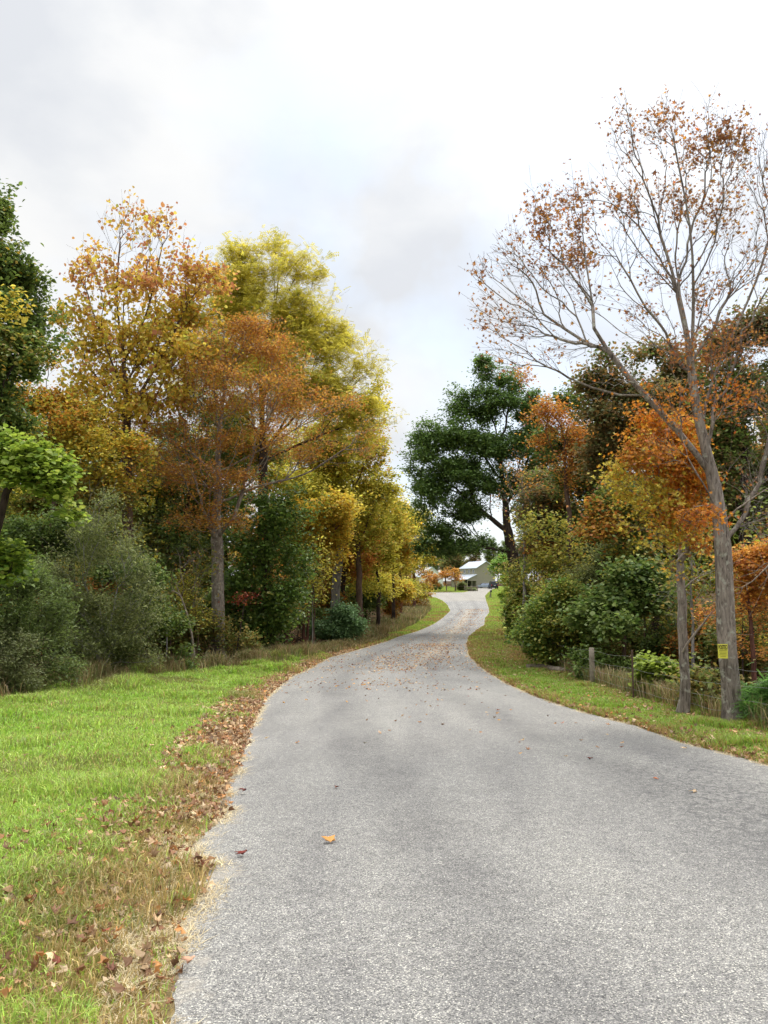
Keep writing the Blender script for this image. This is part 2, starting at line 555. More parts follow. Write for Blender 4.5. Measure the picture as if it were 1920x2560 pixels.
# the side lane swings left at the junction, then only the drive runs on to the house
dj = le[-1, 1]
le = np.concatenate([[[-.78, -12], [-.78, 0]], le, [[le[-1, 0], dj + 3], [G(1150, 1479)[0], dj + 4.5], [W(1192, 1474, 210)[0], 210], [W(1192, 1470, 236)[0], 236]]])
re = np.concatenate([[[5.2, -12], [4.9, 2]], re, [[re[-1, 0] + 1, max(re[-1, 1] + 2, 236)]]])
le = le[np.argsort(le[:, 1], kind='stable')]; re = re[np.argsort(re[:, 1], kind='stable')]
ROAD_END = 234.0


def xl(d): return np.interp(d, le[:, 1], le[:, 0])
def xr(d): return np.interp(d, re[:, 1], re[:, 0])


def road_dist(x, y):
    """signed lateral distance: <0 inside the road; (side -1 left, +1 right)"""
    a = xl(y) - x; b = x - xr(y)
    d = np.maximum(a, b); side = np.where(a > b, -1, 1)
    return np.where(y > ROAD_END, np.maximum(d, y - ROAD_END), d), side


def ground_z(x, y):
    x = np.atleast_1d(np.asarray(x, float)); y = np.atleast_1d(np.asarray(y, float))
    d, s = road_dist(x, y)
    z = prof(y)
    o = np.clip(d, 0, None)
    amp = np.clip(o / 1.5, 0, 1)
    z = z + amp * ((vn2(x, y, .35, 2.) - .5) * .16 + (vn2(x, y, 1.3, 5.) - .5) * .05)
    z = z + .035 * np.clip(o / .35, 0, 1)
    # right: falls away beyond the fence ; left: falls a little into the wood
    z = z - np.where(s > 0, .5 * np.clip((o - 2.2) / 5, 0, 1), .1 * np.clip((o - 7) / 8, 0, 1)) * np.clip((120 - y) / 60, 0, 1)
    z = z - .05 * np.clip((-d - .12) / .2, 0, 1)
    return z if len(z) > 1 else float(z[0])


def build_ground():
    ys = [-12.0]
    while ys[-1] < 420: ys.append(ys[-1] + max(.12, .0125 * abs(ys[-1])))
    xs = [0.0]
    while xs[-1] < 220: xs.append(xs[-1] + max(.12, .028 * max(0, xs[-1] - 4)))
    xs = np.array([-v for v in xs[:0:-1]] + xs); ys = np.array(ys)
    X, Y = np.meshgrid(xs, ys); x, y = X.ravel(), Y.ravel()
    z = ground_z(x, y)
    nx, ny = len(xs), len(ys)
    i, j = np.meshgrid(np.arange(nx - 1), np.arange(ny - 1)); a = (j * nx + i).ravel()
    Fc = np.stack([a, a + 1, a + nx + 1, a + nx], 1)
    # ground-cover colour by zone
    cx = x[Fc].mean(1); cy = y[Fc].mean(1)
    d, s = road_dist(cx, cy)
    n1 = vn2(cx, cy, .8, 9.); n2 = vn2(cx, cy, 3.1, 4.)
    lawn = lin((104, 124, 46)); straw = lin((150, 134, 100)); litter = lin((116, 88, 60)); forest = lin((70, 56, 38)); brown = lin((104, 84, 48))
    lawn_w = lawn_edge(cy)
    dl = np.where(s < 0, d, d)
    t_straw = (np.clip(1 - d / (.08 + .25 * n1), 0, 1) * np.clip(n2 * 1.6, 0, 1))[:, None]
    lit_w = np.where(s < 0, .75 + .6 * n1, .25 + .3 * n1)
    t_lit = np.clip(1 - (d - .1) / lit_w, 0, 1)[:, None] * .8
    vw = np.where(s < 0, lawn_w, verge_w(cy)) + (n1 - .5) * .8
    t_for = np.clip((d - vw) / .5, 0, 1)[:, None]
    c = lawn * (.8 + .4 * n2[:, None])
    c = c * (1 - t_lit) + (litter * (.7 + .6 * n2[:, None])) * t_lit
    c = c * (1 - t_straw) + straw * t_straw
    fl = forest * (.6 + .8 * n2[:, None])
    c = c * (1 - t_for) + fl * t_for
    far = np.clip((cy - 195) / 5, 0, 1)[:, None] * np.clip((260 - cy) / 10, 0, 1)[:, None]
    c = c * (1 - far) + lin((112, 130, 60)) * far
    V = np.stack([x, y, z], 1)
    m, nt, out = newmat('ground_cover')
    at = N(nt, 'ShaderNodeAttribute', attribute_name='col')
    tc = N(nt, 'ShaderNodeTexCoord')
    n = N(nt, 'ShaderNodeTexNoise', i_Scale=22.0, i_Detail=6.0, i_Roughness=.75); nt.links.new(tc.outputs['Object'], n.inputs['Vector'])
    rp = ramp(nt, [(.3, .45), (.7, 1.5)]); nt.links.new(n.outputs['Fac'], rp.inputs[0])
    mu = N(nt, 'ShaderNodeMixRGB', blend_type='MULTIPLY', i_Fac=1.0); nt.links.new(at.outputs['Color'], mu.inputs[1]); nt.links.new(rp.outputs[0], mu.inputs[2])
    pb = N(nt, 'ShaderNodeBsdfPrincipled', i_Roughness=1.0); pb.inputs['Specular IOR Level'].default_value = .05
    nt.links.new(mu.outputs[0], pb.inputs['Base Color'])
    bp = N(nt, 'ShaderNodeBump', i_Strength=.8, i_Distance=.03); nt.links.new(n.outputs['Fac'], bp.inputs['Height']); nt.links.new(bp.outputs[0], pb.inputs['Normal'])
    nt.links.new(pb.outputs[0], out.inputs['Surface'])
    o = mesh_np('ground', V, Fc, m, colors=c, smooth=True)
    tag(o, 'grassy ground with leaf litter and forest floor beside the road', kind='structure')


def lawn_edge(d):   # width of the mown/open grass left of the road
    return np.interp(d, [0, 5, 10, 14, 18, 22, 27, 32, 45, 60, 75, 95, 125, 150], [9, 8, 7.5, 7.2, 6.6, 5.2, 3.2, 1.6, 1.0, 1.2, 1.8, 2.4, 2.6, 2.0])


def verge_w(d):     # grass verge right of the road
    return np.interp(d, [0, 8, 12, 16, 22, 30, 40, 55, 75, 100, 150, 165], [1.6, 1.55, 1.5, 1.7, 2.0, 2.4, 2.6, 3.0, 3.0, 3.6, 4, 5])


def build_road():
    ds = [-12.0]
    while ds[-1] < ROAD_END: ds.append(ds[-1] + max(.05, .006 * abs(ds[-1])))
    ds = np.array(ds); n = 26
    a, b = xl(ds), xr(ds)
    zz = np.zeros_like(ds)
    a = a + (vn2(ds, zz, 5., 1.) - .5) * .09 * np.clip(1 + ds * 0, 0, 1) + (vn2(ds, zz, 17., 2.) - .5) * .05
    b = b + (vn2(ds, zz, 4., 3.) - .5) * .10 + (vn2(ds, zz, 15., 8.) - .5) * .05
    t = np.linspace(0, 1, n); t = .5 - .5 * np.cos(t * np.pi) * (.4 + .6 * np.abs(np.cos(t * np.pi)))
    t = np.linspace(0, 1, n)
    X = a[:, None] * (1 - t) + b[:, None] * t
    Y = np.repeat(ds[:, None], n, 1)
    edge = np.minimum(X - a[:, None], b[:, None] - X)
    Z = prof(Y) + .016 - .012 * np.clip(1 - edge / .12, 0, 1) + .02 * np.clip(edge / 2, 0, 1)
    V = np.stack([X, Y, Z], 2).reshape(-1, 3)
    i, j = np.meshgrid(np.arange(n - 1), np.arange(len(ds) - 1)); q = (j * n + i).ravel()
    Fc = np.stack([q, q + 1, q + n + 1, q + n], 1)
    m, nt, out = newmat('worn_asphalt')
    L = nt.links.new
    tc = N(nt, 'ShaderNodeTexCoord')

    def noise(s, det=3.0, ro=.6, dist=0.0, vec=None):
        k = N(nt, 'ShaderNodeTexNoise', i_Scale=s, i_Detail=det, i_Roughness=ro, i_Distortion=dist); L(vec or tc.outputs['Object'], k.inputs['Vector']); return k

    def mul(a_, b_, f=1.0, typ='MULTIPLY'):
        k = N(nt, 'ShaderNodeMixRGB', blend_type=typ); k.inputs[0].default_value = f
        L(a_, k.inputs[1]); L(b_, k.inputs[2]); return k.outputs[0]
    vo = N(nt, 'ShaderNodeTexVoronoi', i_Scale=175.0, i_Randomness=1.0); L(tc.outputs['Object'], vo.inputs['Vector'])
    sep = N(nt, 'ShaderNodeSeparateColor'); L(vo.outputs['Color'], sep.inputs[0])
    chips = ramp(nt, [(0, (.065, .064, .066)), (.22, (.15, .149, .149)), (.6, (.225, .222, .216)), (.86, (.31, .305, .29)), (1, (.56, .545, .49))]); L(sep.outputs[0], chips.inputs[0])
    gap = ramp(nt, [(.0, 1.0), (.45, .95), (.75, .6)]); 
    vd = N(nt, 'ShaderNodeMath', operation='MULTIPLY', i_1=1.0); L(vo.outputs['Distance'], vd.inputs[0]); L(vd.outputs[0], gap.inputs[0])
    c = mul(chips.outputs[0], gap.outputs[0], .8)
    n_f = noise(260, 2.0); rf = ramp(nt, [(.35, .72), (.65, 1.25)]); L(n_f.outputs['Fac'], rf.inputs[0]); c = mul(c, rf.outputs[0])
    n_m = noise(14, 5.0, .7); rm = ramp(nt, [(.35, .84), (.65, 1.12)]); L(n_m.outputs['Fac'], rm.inputs[0]); c = mul(c, rm.outputs[0])
    # long patches and wheel tracks running with the road
    mp = N(nt, 'ShaderNodeMapping'); mp.inputs['Scale'].default_value = (1, .16, 1); L(tc.outputs['Object'], mp.inputs[0])
    n_l = noise(.9, 4.0, .55, .4, mp.outputs[0]); rl = ramp(nt, [(.33, (.74, .74, .75)), (.5, (.9, .9, .895)), (.67, (1, 1, .98))]); L(n_l.outputs['Fac'], rl.inputs[0]); c = mul(c, rl.outputs[0])
    wt = N(nt, 'ShaderNodeAttribute', attribute_name='wheel'); n_t = noise(1.7, 4.0); wm = N(nt, 'ShaderNodeMath', operation='MULTIPLY'); L(wt.outputs['Fac'], wm.inputs[0]); L(n_t.outputs['Fac'], wm.inputs[1])
    wr = ramp(nt, [(.1, (1, 1, 1)), (.55, (.78, .78, .79))]); L(wm.outputs[0], wr.inputs[0]); c = mul(c, wr.outputs[0])
    n_s = noise(.55, 5.0, .65, 1.2); rs_ = ramp(nt, [(.36, (.91, .908, .91)), (.56, (1, 1, 1))]); L(n_s.outputs['Fac'], rs_.inputs[0]); c = mul(c, rs_.outputs[0])
    # dusty pale edges from an attribute
    at = N(nt, 'ShaderNodeAttribute', attribute_name='edge')
    n_e = noise(7, 4.0)
    ad = N(nt, 'ShaderNodeMath', operation='ADD'); L(at.outputs['Fac'], ad.inputs[0]); L(n_e.outputs['Fac'], ad.inputs[1])
    re_ = ramp(nt, [(.40, .6), (.62, 0.0)]); L(ad.outputs[0], re_.inputs[0])
    mx = N(nt, 'ShaderNodeMixRGB'); L(re_.outputs[0], mx.inputs[0]); L(c, mx.inputs[1]); 
    dust = mul(rf.outputs[0], N(nt, 'ShaderNodeRGB').outputs[0]); nt.nodes[-1] if False else None
    for nd in nt.nodes:
        if nd.bl_idname == 'ShaderNodeRGB': nd.outputs[0].default_value = (.30, .275, .235, 1)
    L(dust, mx.inputs[2]); c = mx.outputs[0]
    # alligator cracks in a patch
    at2 = N(nt, 'ShaderNodeAttribute', attribute_name='crack')
    v2 = N(nt, 'ShaderNodeTexVoronoi', feature='DISTANCE_TO_EDGE', i_Scale=9.0); n_w = noise(9, 3.0)
    vm = N(nt, 'ShaderNodeMixRGB'); vm.inputs[0].default_value = .22; L(tc.outputs['Object'], vm.inputs[1]); L(n_w.outputs['Color'], vm.inputs[2]); L(vm.outputs[0], v2.inputs['Vector'])
    cr = ramp(nt, [(.02, .85), (.085, 0.0)]); L(v2.outputs['Distance'], cr.inputs[0])
    cm = N(nt, 'ShaderNodeMath', operation='MULTIPLY'); L(cr.outputs[0], cm.inputs[0]); L(at2.outputs['Fac'], cm.inputs[1])
    mc = N(nt, 'ShaderNodeMixRGB'); mc.inputs[2].default_value = (.06, .06, .062, 1); L(cm.outputs[0], mc.inputs[0]); L(c, mc.inputs[1])
    c = mc.outputs[0]
    n_p = noise(26, 4.0, .7); rp_ = ramp(nt, [(.38, (.66, .66, .67)), (.5, (.95, .95, .95)), (.62, (1, 1, 1))]); L(n_p.outputs['Fac'], rp_.inputs[0])
    mp_ = N(nt, 'ShaderNodeMixRGB', blend_type='MULTIPLY'); L(at2.outputs['Fac'], mp_.inputs[0]); L(c, mp_.inputs[1]); L(rp_.outputs[0], mp_.inputs[2]); c = mp_.outputs[0]
    # gravelly tan beyond the bend
    at3 = N(nt, 'ShaderNodeAttribute', attribute_name='gravel')
    mg = N(nt, 'ShaderNodeMixRGB'); L(at3.outputs['Fac'], mg.inputs[0]); L(c, mg.inputs[1]); 
    gcol = ramp(nt, [(.3, (.165, .15, .125)), (.7, (.27, .25, .215))]); L(n_m.outputs['Fac'], gcol.inputs[0]); L(gcol.outputs[0], mg.inputs[2])
    br = N(nt, 'ShaderNodeMixRGB', blend_type='MULTIPLY', i_Fac=1.0); L(mg.outputs[0], br.inputs[1]); br.inputs[2].default_value = (ROADK, ROADK * .975, ROADK * .93, 1)
    pb = N(nt, 'ShaderNodeBsdfPrincipled', i_Roughness=.82); pb.inputs['Specular IOR Level'].default_value = .25
    L(br.outputs[0], pb.inputs['Base Color'])
    bp = N(nt, 'ShaderNodeBump', i_Strength=.55, i_Distance=.006); inv = N(nt, 'ShaderNodeMath', operation='SUBTRACT', i_0=1.0)
    L(vo.outputs['Distance'], inv.inputs[1]); L(inv.outputs[0], bp.inputs['Height'])
    b2 = N(nt, 'ShaderNodeBump', i_Strength=.4, i_Distance=.02); L(n_m.outputs['Fac'], b2.inputs['Height']); L(bp.outputs[0], b2.inputs['Normal'])
    L(b2.outputs[0], pb.inputs['Normal']); L(pb.outputs[0], out.inputs['Surface'])
    o = mesh_np('road', V, Fc, m, smooth=True)
    me = o.data

    def vattr(nm, val):
        A = me.attributes.new(nm, 'FLOAT', 'POINT'); A.data.foreach_set('value', np.asarray(val, np.float32).ravel())
    vattr('edge', np.clip(edge / .55, 0, 1) * .5)
    tt_ = (V[:, 0] - np.repeat(a, n)) / np.repeat(b - a, n)
    vattr('wheel', np.exp(-((tt_ - .27) / .07) ** 2) + np.exp(-((tt_ - .68) / .08) ** 2))
    pc = G(1790, 1990)
    cx, cy = V[:, 0] - pc[0] - .0, V[:, 1] - pc[1]
    ck = np.clip(1.3 - np.sqrt(((cx - .15 * cy) / .95) ** 2 + (cy / 3.2) ** 2), 0, 1)
    pc2 = G(1020, 1640); ck = np.maximum(ck, .8 * np.clip(1.2 - np.sqrt(((V[:, 0] - pc2[0]) / 1.8) ** 2 + ((V[:, 1] - pc2[1]) / 7) ** 2), 0, 1))
    vattr('crack', ck)
    yy = V[:, 1]; xx = V[:, 0]
    gravel = np.clip((yy - 120) / 15, 0, 1) * .55
    # pale crusted seam down the middle of the S-bend
    seam = G(1150, 1560); sx = np.interp(yy, [26, 34, 45, 60, 75, 95], [W(1010, 1660, 26)[0], G(1020, 1612)[0] + .6, G(1085, 1590)[0] + .4, G(1140, 1564)[0], G(1170, 1545)[0], G(1182, 1525)[0]])
    gravel = np.maximum(gravel, 1.0 * np.exp(-((xx - sx) / .35) ** 2) * np.clip((yy - 26) / 10, 0, 1) * np.clip((95 - yy) / 10, 0, 1))
    vattr('gravel', gravel)
    tag(o, 'worn grey chip-seal country road bending away through the trees', kind='structure')


ROADK = 1.24
build_ground(); build_road()


# ------------------------------------------------------------------ grass and litter
def scatter(n, dmin, dmax, wfun, side, power=1.0, g=None):
    """positions beside the road; density falls with depth"""
    u = g.random(n); D = dmin * (dmax / dmin) ** (u ** power)
    w = wfun(D); o = g.random(n) * w
    x = xl(D) - o if side < 0 else xr(D) + o
    return x, D, o


def blades(name, x, y, h, width, pal, g, lean=.5, mat=None, label=None, col=None, flat=0.0, jit=.2):
    n = len(x); z = ground_z(x, y) - .005
    a = g.random(n) * 2 * np.pi; dr = np.stack([np.cos(a), np.sin(a)], 1)
    b = g.random(n) * 2 * np.pi; wd = np.stack([np.cos(b), np.sin(b)], 1) * width[:, None] / 2
    ln = lean * (g.random(n) * .9 + .15)
    hh = h
    base = np.stack([x, y, z], 1)
    mid = base + np.stack([dr[:, 0] * ln * hh * .35, dr[:, 1] * ln * hh * .35, hh * .62 * (1 - flat)], 1)
    tip = base + np.stack([dr[:, 0] * ln * hh * 1.0, dr[:, 1] * ln * hh * 1.0, hh * (1 - .35 * ln) * (1 - flat) + .01 * flat], 1)
    W3 = np.concatenate([wd, np.zeros((n, 1))], 1)
    V = np.stack([base - W3, base + W3, mid + W3 * .8, mid - W3 * .8, tip], 1).reshape(-1, 3)
    f = np.array([(0, 1, 2), (0, 2, 3), (3, 2, 4)])
    Fc = (f[None] + (np.arange(n) * 5)[:, None, None]).reshape(-1, 3)
    if col is None: col = pal_col(base * np.array([[1, 1, 0]]), pal, g, 1.1, jit)
    o = mesh_np(name, V, Fc, mat or GRASS, colors=np.repeat(col, 3, 0))
    tag(o, label, kind='stuff'); return o


LAWN = [(126, 166, 52), (146, 182, 62), (168, 196, 78), (138, 170, 66), (182, 196, 96), (112, 150, 50)]
gg = np.random.default_rng(5)


def grass_left():
    n = 420000
    x, y, o = scatter(n, 2.2, 34, lambda d: np.minimum(lawn_edge(d), d * .62 + 1.2), -1, .95, gg)
    n1 = vn2(x, y, 1.1, 3.); n2 = vn2(x, y, 3.2, 6.); n3 = vn2(x, y, .45, 12.)
    # worn strip beside the road is thin and brown
    strip = .42 + .55 * vn2(x, y, .6, 8.) + np.clip((9 - y) / 6, 0, 1) * .55
    inner = np.clip(1 - o / strip, 0, 1)
    keep = gg.random(n) < np.clip(.34 + 1.1 * (1 - inner * 1.4) + (n2 > .62) * .35, .22, 1)
    x, y, o, n1, n2, n3, inner = [q[keep] for q in (x, y, o, n1, n2, n3, inner)]
    h = (.045 + .06 * n2 + .10 * np.clip((n1 - .52) * 5, 0, 1)) * (.6 + .8 * gg.random(len(x)))
    h *= 1 + 1.6 * np.clip((y - 15) / 6, 0, 1) * np.clip((n3 - .35) * 3, 0, 1)
    h *= 1 - .35 * inner
    wd = (.0028 + .0009 * y) * (.7 + .6 * gg.random(len(x)))
    col = pal_col(np.stack([x, y, x * 0], 1), LAWN, gg, 1.2, .2)
    dry = lin((168, 146, 92)); dead = (gg.random(len(x)) < np.clip(inner * 1.25 + .08 + .35 * np.clip(.42 - n3, 0, 1), 0, .8) * np.where(n2 > .64, .35, 1))[:, None]
    olive = lin((132, 134, 66)); mid = (gg.random(len(x)) < .18 + .7 * np.clip((vn2(x, y, .7, 33.) - .5) * 4, 0, 1))[:, None]
    col = np.where(dead, dry * np.exp(gg.normal(size=(len(x), 1)) * .25), np.where(mid, olive, col))
    blades('lawn_grass', x, y, h, wd, None, gg, 1.0, GRASS, 'short green lawn grass left of the road', col=col)


def grass_right():
    n = 190000
    x, y, o = scatter(n, 7.5, 60, lambda d: verge_w(d) + .3, 1, .85, gg)
    n1 = vn2(x, y, 1.4, 3.); n2 = vn2(x, y, 3.2, 16.)
    h = (.05 + .06 * n2) * (.6 + .8 * gg.random(n)); h *= 1 + .8 * (n1 > .68)
    wd = (.003 + .0008 * y) * (.7 + .6 * gg.random(n))
    col = pal_col(np.stack([x, y, x * 0], 1), [(116, 142, 46), (128, 158, 50), (140, 166, 60), (150, 158, 74)], gg, 1.2, .2)
    dd = (gg.random(n) < .10 + .55 * np.clip(1 - o / .3, 0, 1) + .45 * np.clip((y - 24) / 10, 0, 1) * (n1 > .35) + .3 * np.clip((o - 1.2) / .6, 0, 1) + .25 * (n2 > .66))[:, None]
    col = np.where(dd, lin((160, 134, 80)) * np.exp(gg.normal(size=(n, 1)) * .25), col)
    blades('verge_grass', x, y, h, wd, None, gg, 1.0, GRASS, 'green verge grass between the road and the wire fence', col=col)


def grass_far():
    xs, ys = [], []
    for side, n in ((-1, 30000), (1, 30000)):
        x, y, o = scatter(n, 38, 190, (lambda d: lawn_edge(d) + 1) if side < 0 else (lambda d: verge_w(d) + .5), side, 1.0, gg)
        xs.append(x); ys.append(y)
    x = gg.random(40000) * 34 - 4 + 6; y = 193 + gg.random(40000) * 42
    x = x + (y - 193) * .02
    d, _ = road_dist(x, y); k = d > .3; xs.append(x[k]); ys.append(y[k])
    x, y = np.concatenate(xs), np.concatenate(ys); n = len(x)
    h = .12 * (.6 + .8 * gg.random(n)); wd = .0006 * y + .02
    col = pal_col(np.stack([x, y, x * 0], 1), [(124, 146, 58), (144, 166, 66), (158, 178, 76), (146, 146, 78)], gg, .5, .16)
    dd = (gg.random(n) < .12 + .6 * np.clip((vn2(x, y, .45, 44.) - .48) * 6, 0, 1) * (y < 120))[:, None]
    col = np.where(dd, lin((158, 128, 78)) * np.exp(gg.normal(size=(n, 1)) * .25), col)
    blades('distant_grass', x, y, h, wd, None, gg, .8, GRASS, 'bright grass beside the far bend of the road and in front of the houses', col=col)


def straw_edge():
    n = 52000
    x, y, o = scatter(n, 2.3, 45, lambda d: .34 + .25 * vn2(d, d * 0, 1.7, 3.), -1, 1.0, gg)
    x = x + .10 + .13 * vn2(y, y * 0, 3.1, 1.) * gg.random(n)
    n2_ = 16000
    x2, y2, o2 = scatter(n2_, 7.5, 60, lambda d: .22 + 0 * d, 1, 1.0, gg); x2 = x2 - .07
    x = np.concatenate([x, x2]); y = np.concatenate([y, y2]); n = len(x)
    h = .09 * (.5 + gg.random(n)); wd = (.0022 + .0007 * y) * (.7 + .6 * gg.random(n))
    k = vn2(x, y, 2.6, 2.) > .42 + .12 * (gg.random(n) - .5)
    col = pal_col(np.stack([x, y, x * 0], 1), [(196, 178, 138), (214, 198, 162), (176, 154, 114)], gg, 2., .18)
    blades('straw', x[k], y[k], h[k], wd[k], None, gg, 1.3, GRASS, 'pale dry straw fringing the edge of the asphalt', col=col[k], flat=.72)


def weeds():
    X, Y, H, C = [], [], [], []
    # tall dry grass along the left wood edge
    n = 115000
    D = 13 + 34 * gg.random(n) ** 1.1
    o = lawn_edge(D) + gg.normal(size=n) * .4 - .15
    x = xl(D) - np.maximum(o, .35)
    clump = vn2(x, D, 1.6, 4.); k = gg.random(n) < clump * 2.4 - .75
    X.append(x[k]); Y.append(D[k]); H.append((.12 + .75 * clump[k] ** 1.5 * np.clip((D[k] - 8) / 10, .3, 1)) * (.5 + .8 * gg.random(k.sum())) * np.where(D[k] > 33, .65, 1.))
    n = 26000
    D = 46 + 75 * gg.random(n); o = lawn_edge(D) + gg.random(n) * 3.0; x = xl(D) - o
    X.append(x); Y.append(D); H.append((.3 + .6 * vn2(x, D, .5, 4.)) * (.5 + .8 * gg.random(n)))
    n = 60000
    D = 15.2 + 6.5 * gg.random(n) ** 1.4; x = -D * .5 - 1.5 + gg.random(n) * 5.2
    k = ((xl(D) - x) > lawn_edge(D) - .9 + .8 * vn2(x, D, .9, 3.)) & (gg.random(n) < vn2(x, D, 1.3, 24.) * 1.5 - .15)
    X.append(x[k]); Y.append(D[k]); H.append((.35 + .55 * gg.random(k.sum())))
    # right, along the wire fence
    n = 26000
    D = 10 + 32 * gg.random(n); o = verge_w(D) + np.abs(gg.normal(size=n)) * .5 + .1; x = xr(D) + o
    k = gg.random(n) < vn2(x, D, 1.8, 14.) * 1.3 - .2
    X.append(x[k]); Y.append(D[k]); H.append(.6 * (.3 + .8 * gg.random(k.sum())))
    x, y, h = map(np.concatenate, (X, Y, H)); n = len(x)
    wd = (.0035 + .0006 * y) * (.7 + .6 * gg.random(n))
    col = pal_col(np.stack([x, y, x * 0], 1), [(118, 104, 68), (150, 130, 88), (104, 116, 58), (128, 102, 70), (166, 148, 106), (98, 112, 54), (112, 122, 56)], gg, .9, .22)
    blades('tall_weeds', x, y, h, wd, None, gg, .7, GRASS, 'tall brown dried weeds along the edge of the woods', col=col)


LIT = [(148, 112, 76), (170, 134, 94), (190, 160, 122), (130, 92, 64), (176, 124, 72), (118, 88, 64), (198, 174, 138), (140, 78, 54)]


def litter():
    X, Y, S = [], [], []

    def add(n, dmin, dmax, wf, side, off=0.0, pw=1.0, smin=.05, smax=.11):
        x, y, o = scatter(n, dmin, dmax, wf, side, pw, gg)
        X.append(x + off); Y.append(y); S.append(smin + (smax - smin) * gg.random(n))
    add(3600, 2.6, 32, lambda d: .45 + .95 * vn2(d, d * 0, .5, 2.) + np.clip((8 - d) / 5, 0, 1) * .6, -1, .03, .8)
    add(9000, 6, 45, lambda d: .9 + 0 * d, -1, .05, .7)
    add(420, 3, 16, lambda d: d * .55 + .5, -1, 0, .8)
    add(900, 8, 26, lambda d: .35 + 0 * d, 1, -.03)
    add(1200, 10, 18, lambda d: 1.2 + .6 + 0 * d, 1, .55)
    add(1300, 8, 30, lambda d: verge_w(d), 1, 0)
    add(5200, 24, 70, lambda d: verge_w(d) + .6, 1, -.1)
    # forest floor
    n = 9000; D = 14 + 40 * gg.random(n); x = xr(D) + verge_w(D) + gg.random(n) * 9; X.append(x); Y.append(D); S.append(.07 + .05 * gg.random(n))
    n = 9000; D = 20 + 40 * gg.random(n); x = xl(D) - lawn_edge(D) - gg.random(n) * 12; X.append(x); Y.append(D); S.append(.07 + .05 * gg.random(n))
    x, y, s = map(np.concatenate, (X, Y, S)); n = len(x)
    d, _ = road_dist(x, y); k = d > -.04; x, y, s = x[k], y[k], s[k]; n = len(x); s = np.minimum(s * np.interp(y, [2, 6, 12], [.62, .76, 1.]) * np.exp(gg.normal(size=len(s)) * .25), .085 + .002 * y)
    z = ground_z(x, y) + .02 + .03 * gg.random(n)
    pos = np.stack([x, y, z], 1)
    fr = frames(n, .45, gg)
    fl = gg.random(n) < .35; fr[fl, :, 2] *= -1; fr[fl, :, 0] *= -1
    Vs, Fs = [], []; b0 = 0; ordr = []
    for q in range(5):
        m_ = np.arange(n) % 5 == q; V_, F_, nf = place(tpl_crumple(q), pos[m_], fr[m_], s[m_] * 1.05); Vs.append(V_); Fs.append(F_ + b0); b0 += len(V_); ordr.append(np.nonzero(m_)[0])
    V = np.concatenate(Vs); Fc = np.concatenate(Fs)
    col = pal_col(pos, LIT, gg, 3., .25, .9)[np.concatenate(ordr)]
    o = mesh_np('leaf_litter', V, Fc, DRYLEAF, colors=np.repeat(col, nf, 0)); tag(o, 'brown and orange fallen leaves in the grass along both road edges', kind='stuff')
    # leaves blown over the asphalt at the bend
    n = 1500; D = np.concatenate([19 + 23 * gg.random(2600) ** .8, 38 + 55 * gg.random(1800), 9 + 22 * gg.random(170)]); n = len(D)
    t = gg.random(n); t = np.where(D > 40, .25 + .75 * t, t)
    t2 = np.where(gg.random(n) < .5, .35 + .5 * t, t)
    x = xl(D) + (xr(D) - xl(D)) * t2
    k = (vn2(x, D, .5, 3.) + .25 * gg.random(n) > .48); x, D = x[k], D[k]; n = len(x)
    pos = np.stack([x, D, prof(D) + .045], 1)
    V, Fc, nf = place(tpl_crumple(3), pos, frames(n, 1.2, gg), .045 + .06 * gg.random(n) + .0005 * D)
    col = pal_col(pos, LIT + [(206, 150, 60), (90, 50, 36)], gg, 3., .25, .9)
    o = mesh_np('road_leaves', V, Fc, DRYLEAF, colors=np.repeat(col, nf, 0)); tag(o, 'scattered fallen leaves blown across the asphalt at the bend', kind='stuff')


grass_left(); grass_right(); grass_far(); straw_edge(); weeds(); litter()

# single leaves lying alone on the asphalt and in the grass
SINGLE = [((822, 2122), (196, 140, 72), .11, .4, 'tan curled leaf lying alone in the middle of the road, nearest to the camera'),
          ((600, 2152), (118, 44, 34), .085, 1.2, 'dark red leaf on the asphalt left of the tan curled leaf'),
          ((606, 1993), (110, 52, 44), .08, 2.0, 'small dark red leaf near the left edge of the road'),
          ((841, 1982), (120, 66, 48), .06, 2.6, 'small brown leaf near the centre of the road beyond the tan leaf'),
          ((466, 2447), (206, 160, 130), .07, .9, 'pale pinkish leaf at the straw edge lowest in the picture'),
          ((1475, 1907), (96, 42, 36), .07, .1, 'little maroon leaf on the right half of the road'),
          ((1640, 1960), (188, 110, 70), .07, .7, 'orange-brown leaf on the cracked asphalt at the right'),
          ((1732, 1996), (204, 176, 140), .08, 1.9, 'pale tan leaf on the cracked asphalt at the right'),
          ((766, 1757), (214, 150, 50), .10, 2.9, 'bright yellow-orange leaf near the left road edge'),
          ((709, 1763), (206, 146, 40), .08, 1.1, 'small golden leaf beside the left verge'),
          ((913, 1868), (110, 104, 92), .07, .3, 'small grey leaf in the middle distance of the road'),
          ((1538, 1803), (166, 42, 34), .10, .8, 'bright red leaf at the right edge of the road')]
for (px, py), c, s, a, lb in SINGLE:
    p = G(px, py); p[2] += .040
    v, f = tpl_crumple(int(px)); v = v.copy(); v[:, 1] -= .4
    v[:, 2] *= -.7; v[:, 2] -= v[:, 2].min(); ca, sa = math.cos(a), math.sin(a)
    v2 = np.stack([v[:, 0] * ca - v[:, 1] * sa, v[:, 0] * sa + v[:, 1] * ca, v[:, 2] * .9], 1) * s * 1.25
    o = mesh_np('fallen_leaf', v2 + p, f, DRYLEAF, colors=np.repeat(lin(c)[None], len(f), 0), loc=p)
    o.data.materials[0] = DRYLEAF
    sd = o.modifiers.new('thickness', 'SOLIDIFY'); sd.thickness = .002
    tag(o, lb, 'leaf', 'single leaves lying on the road')

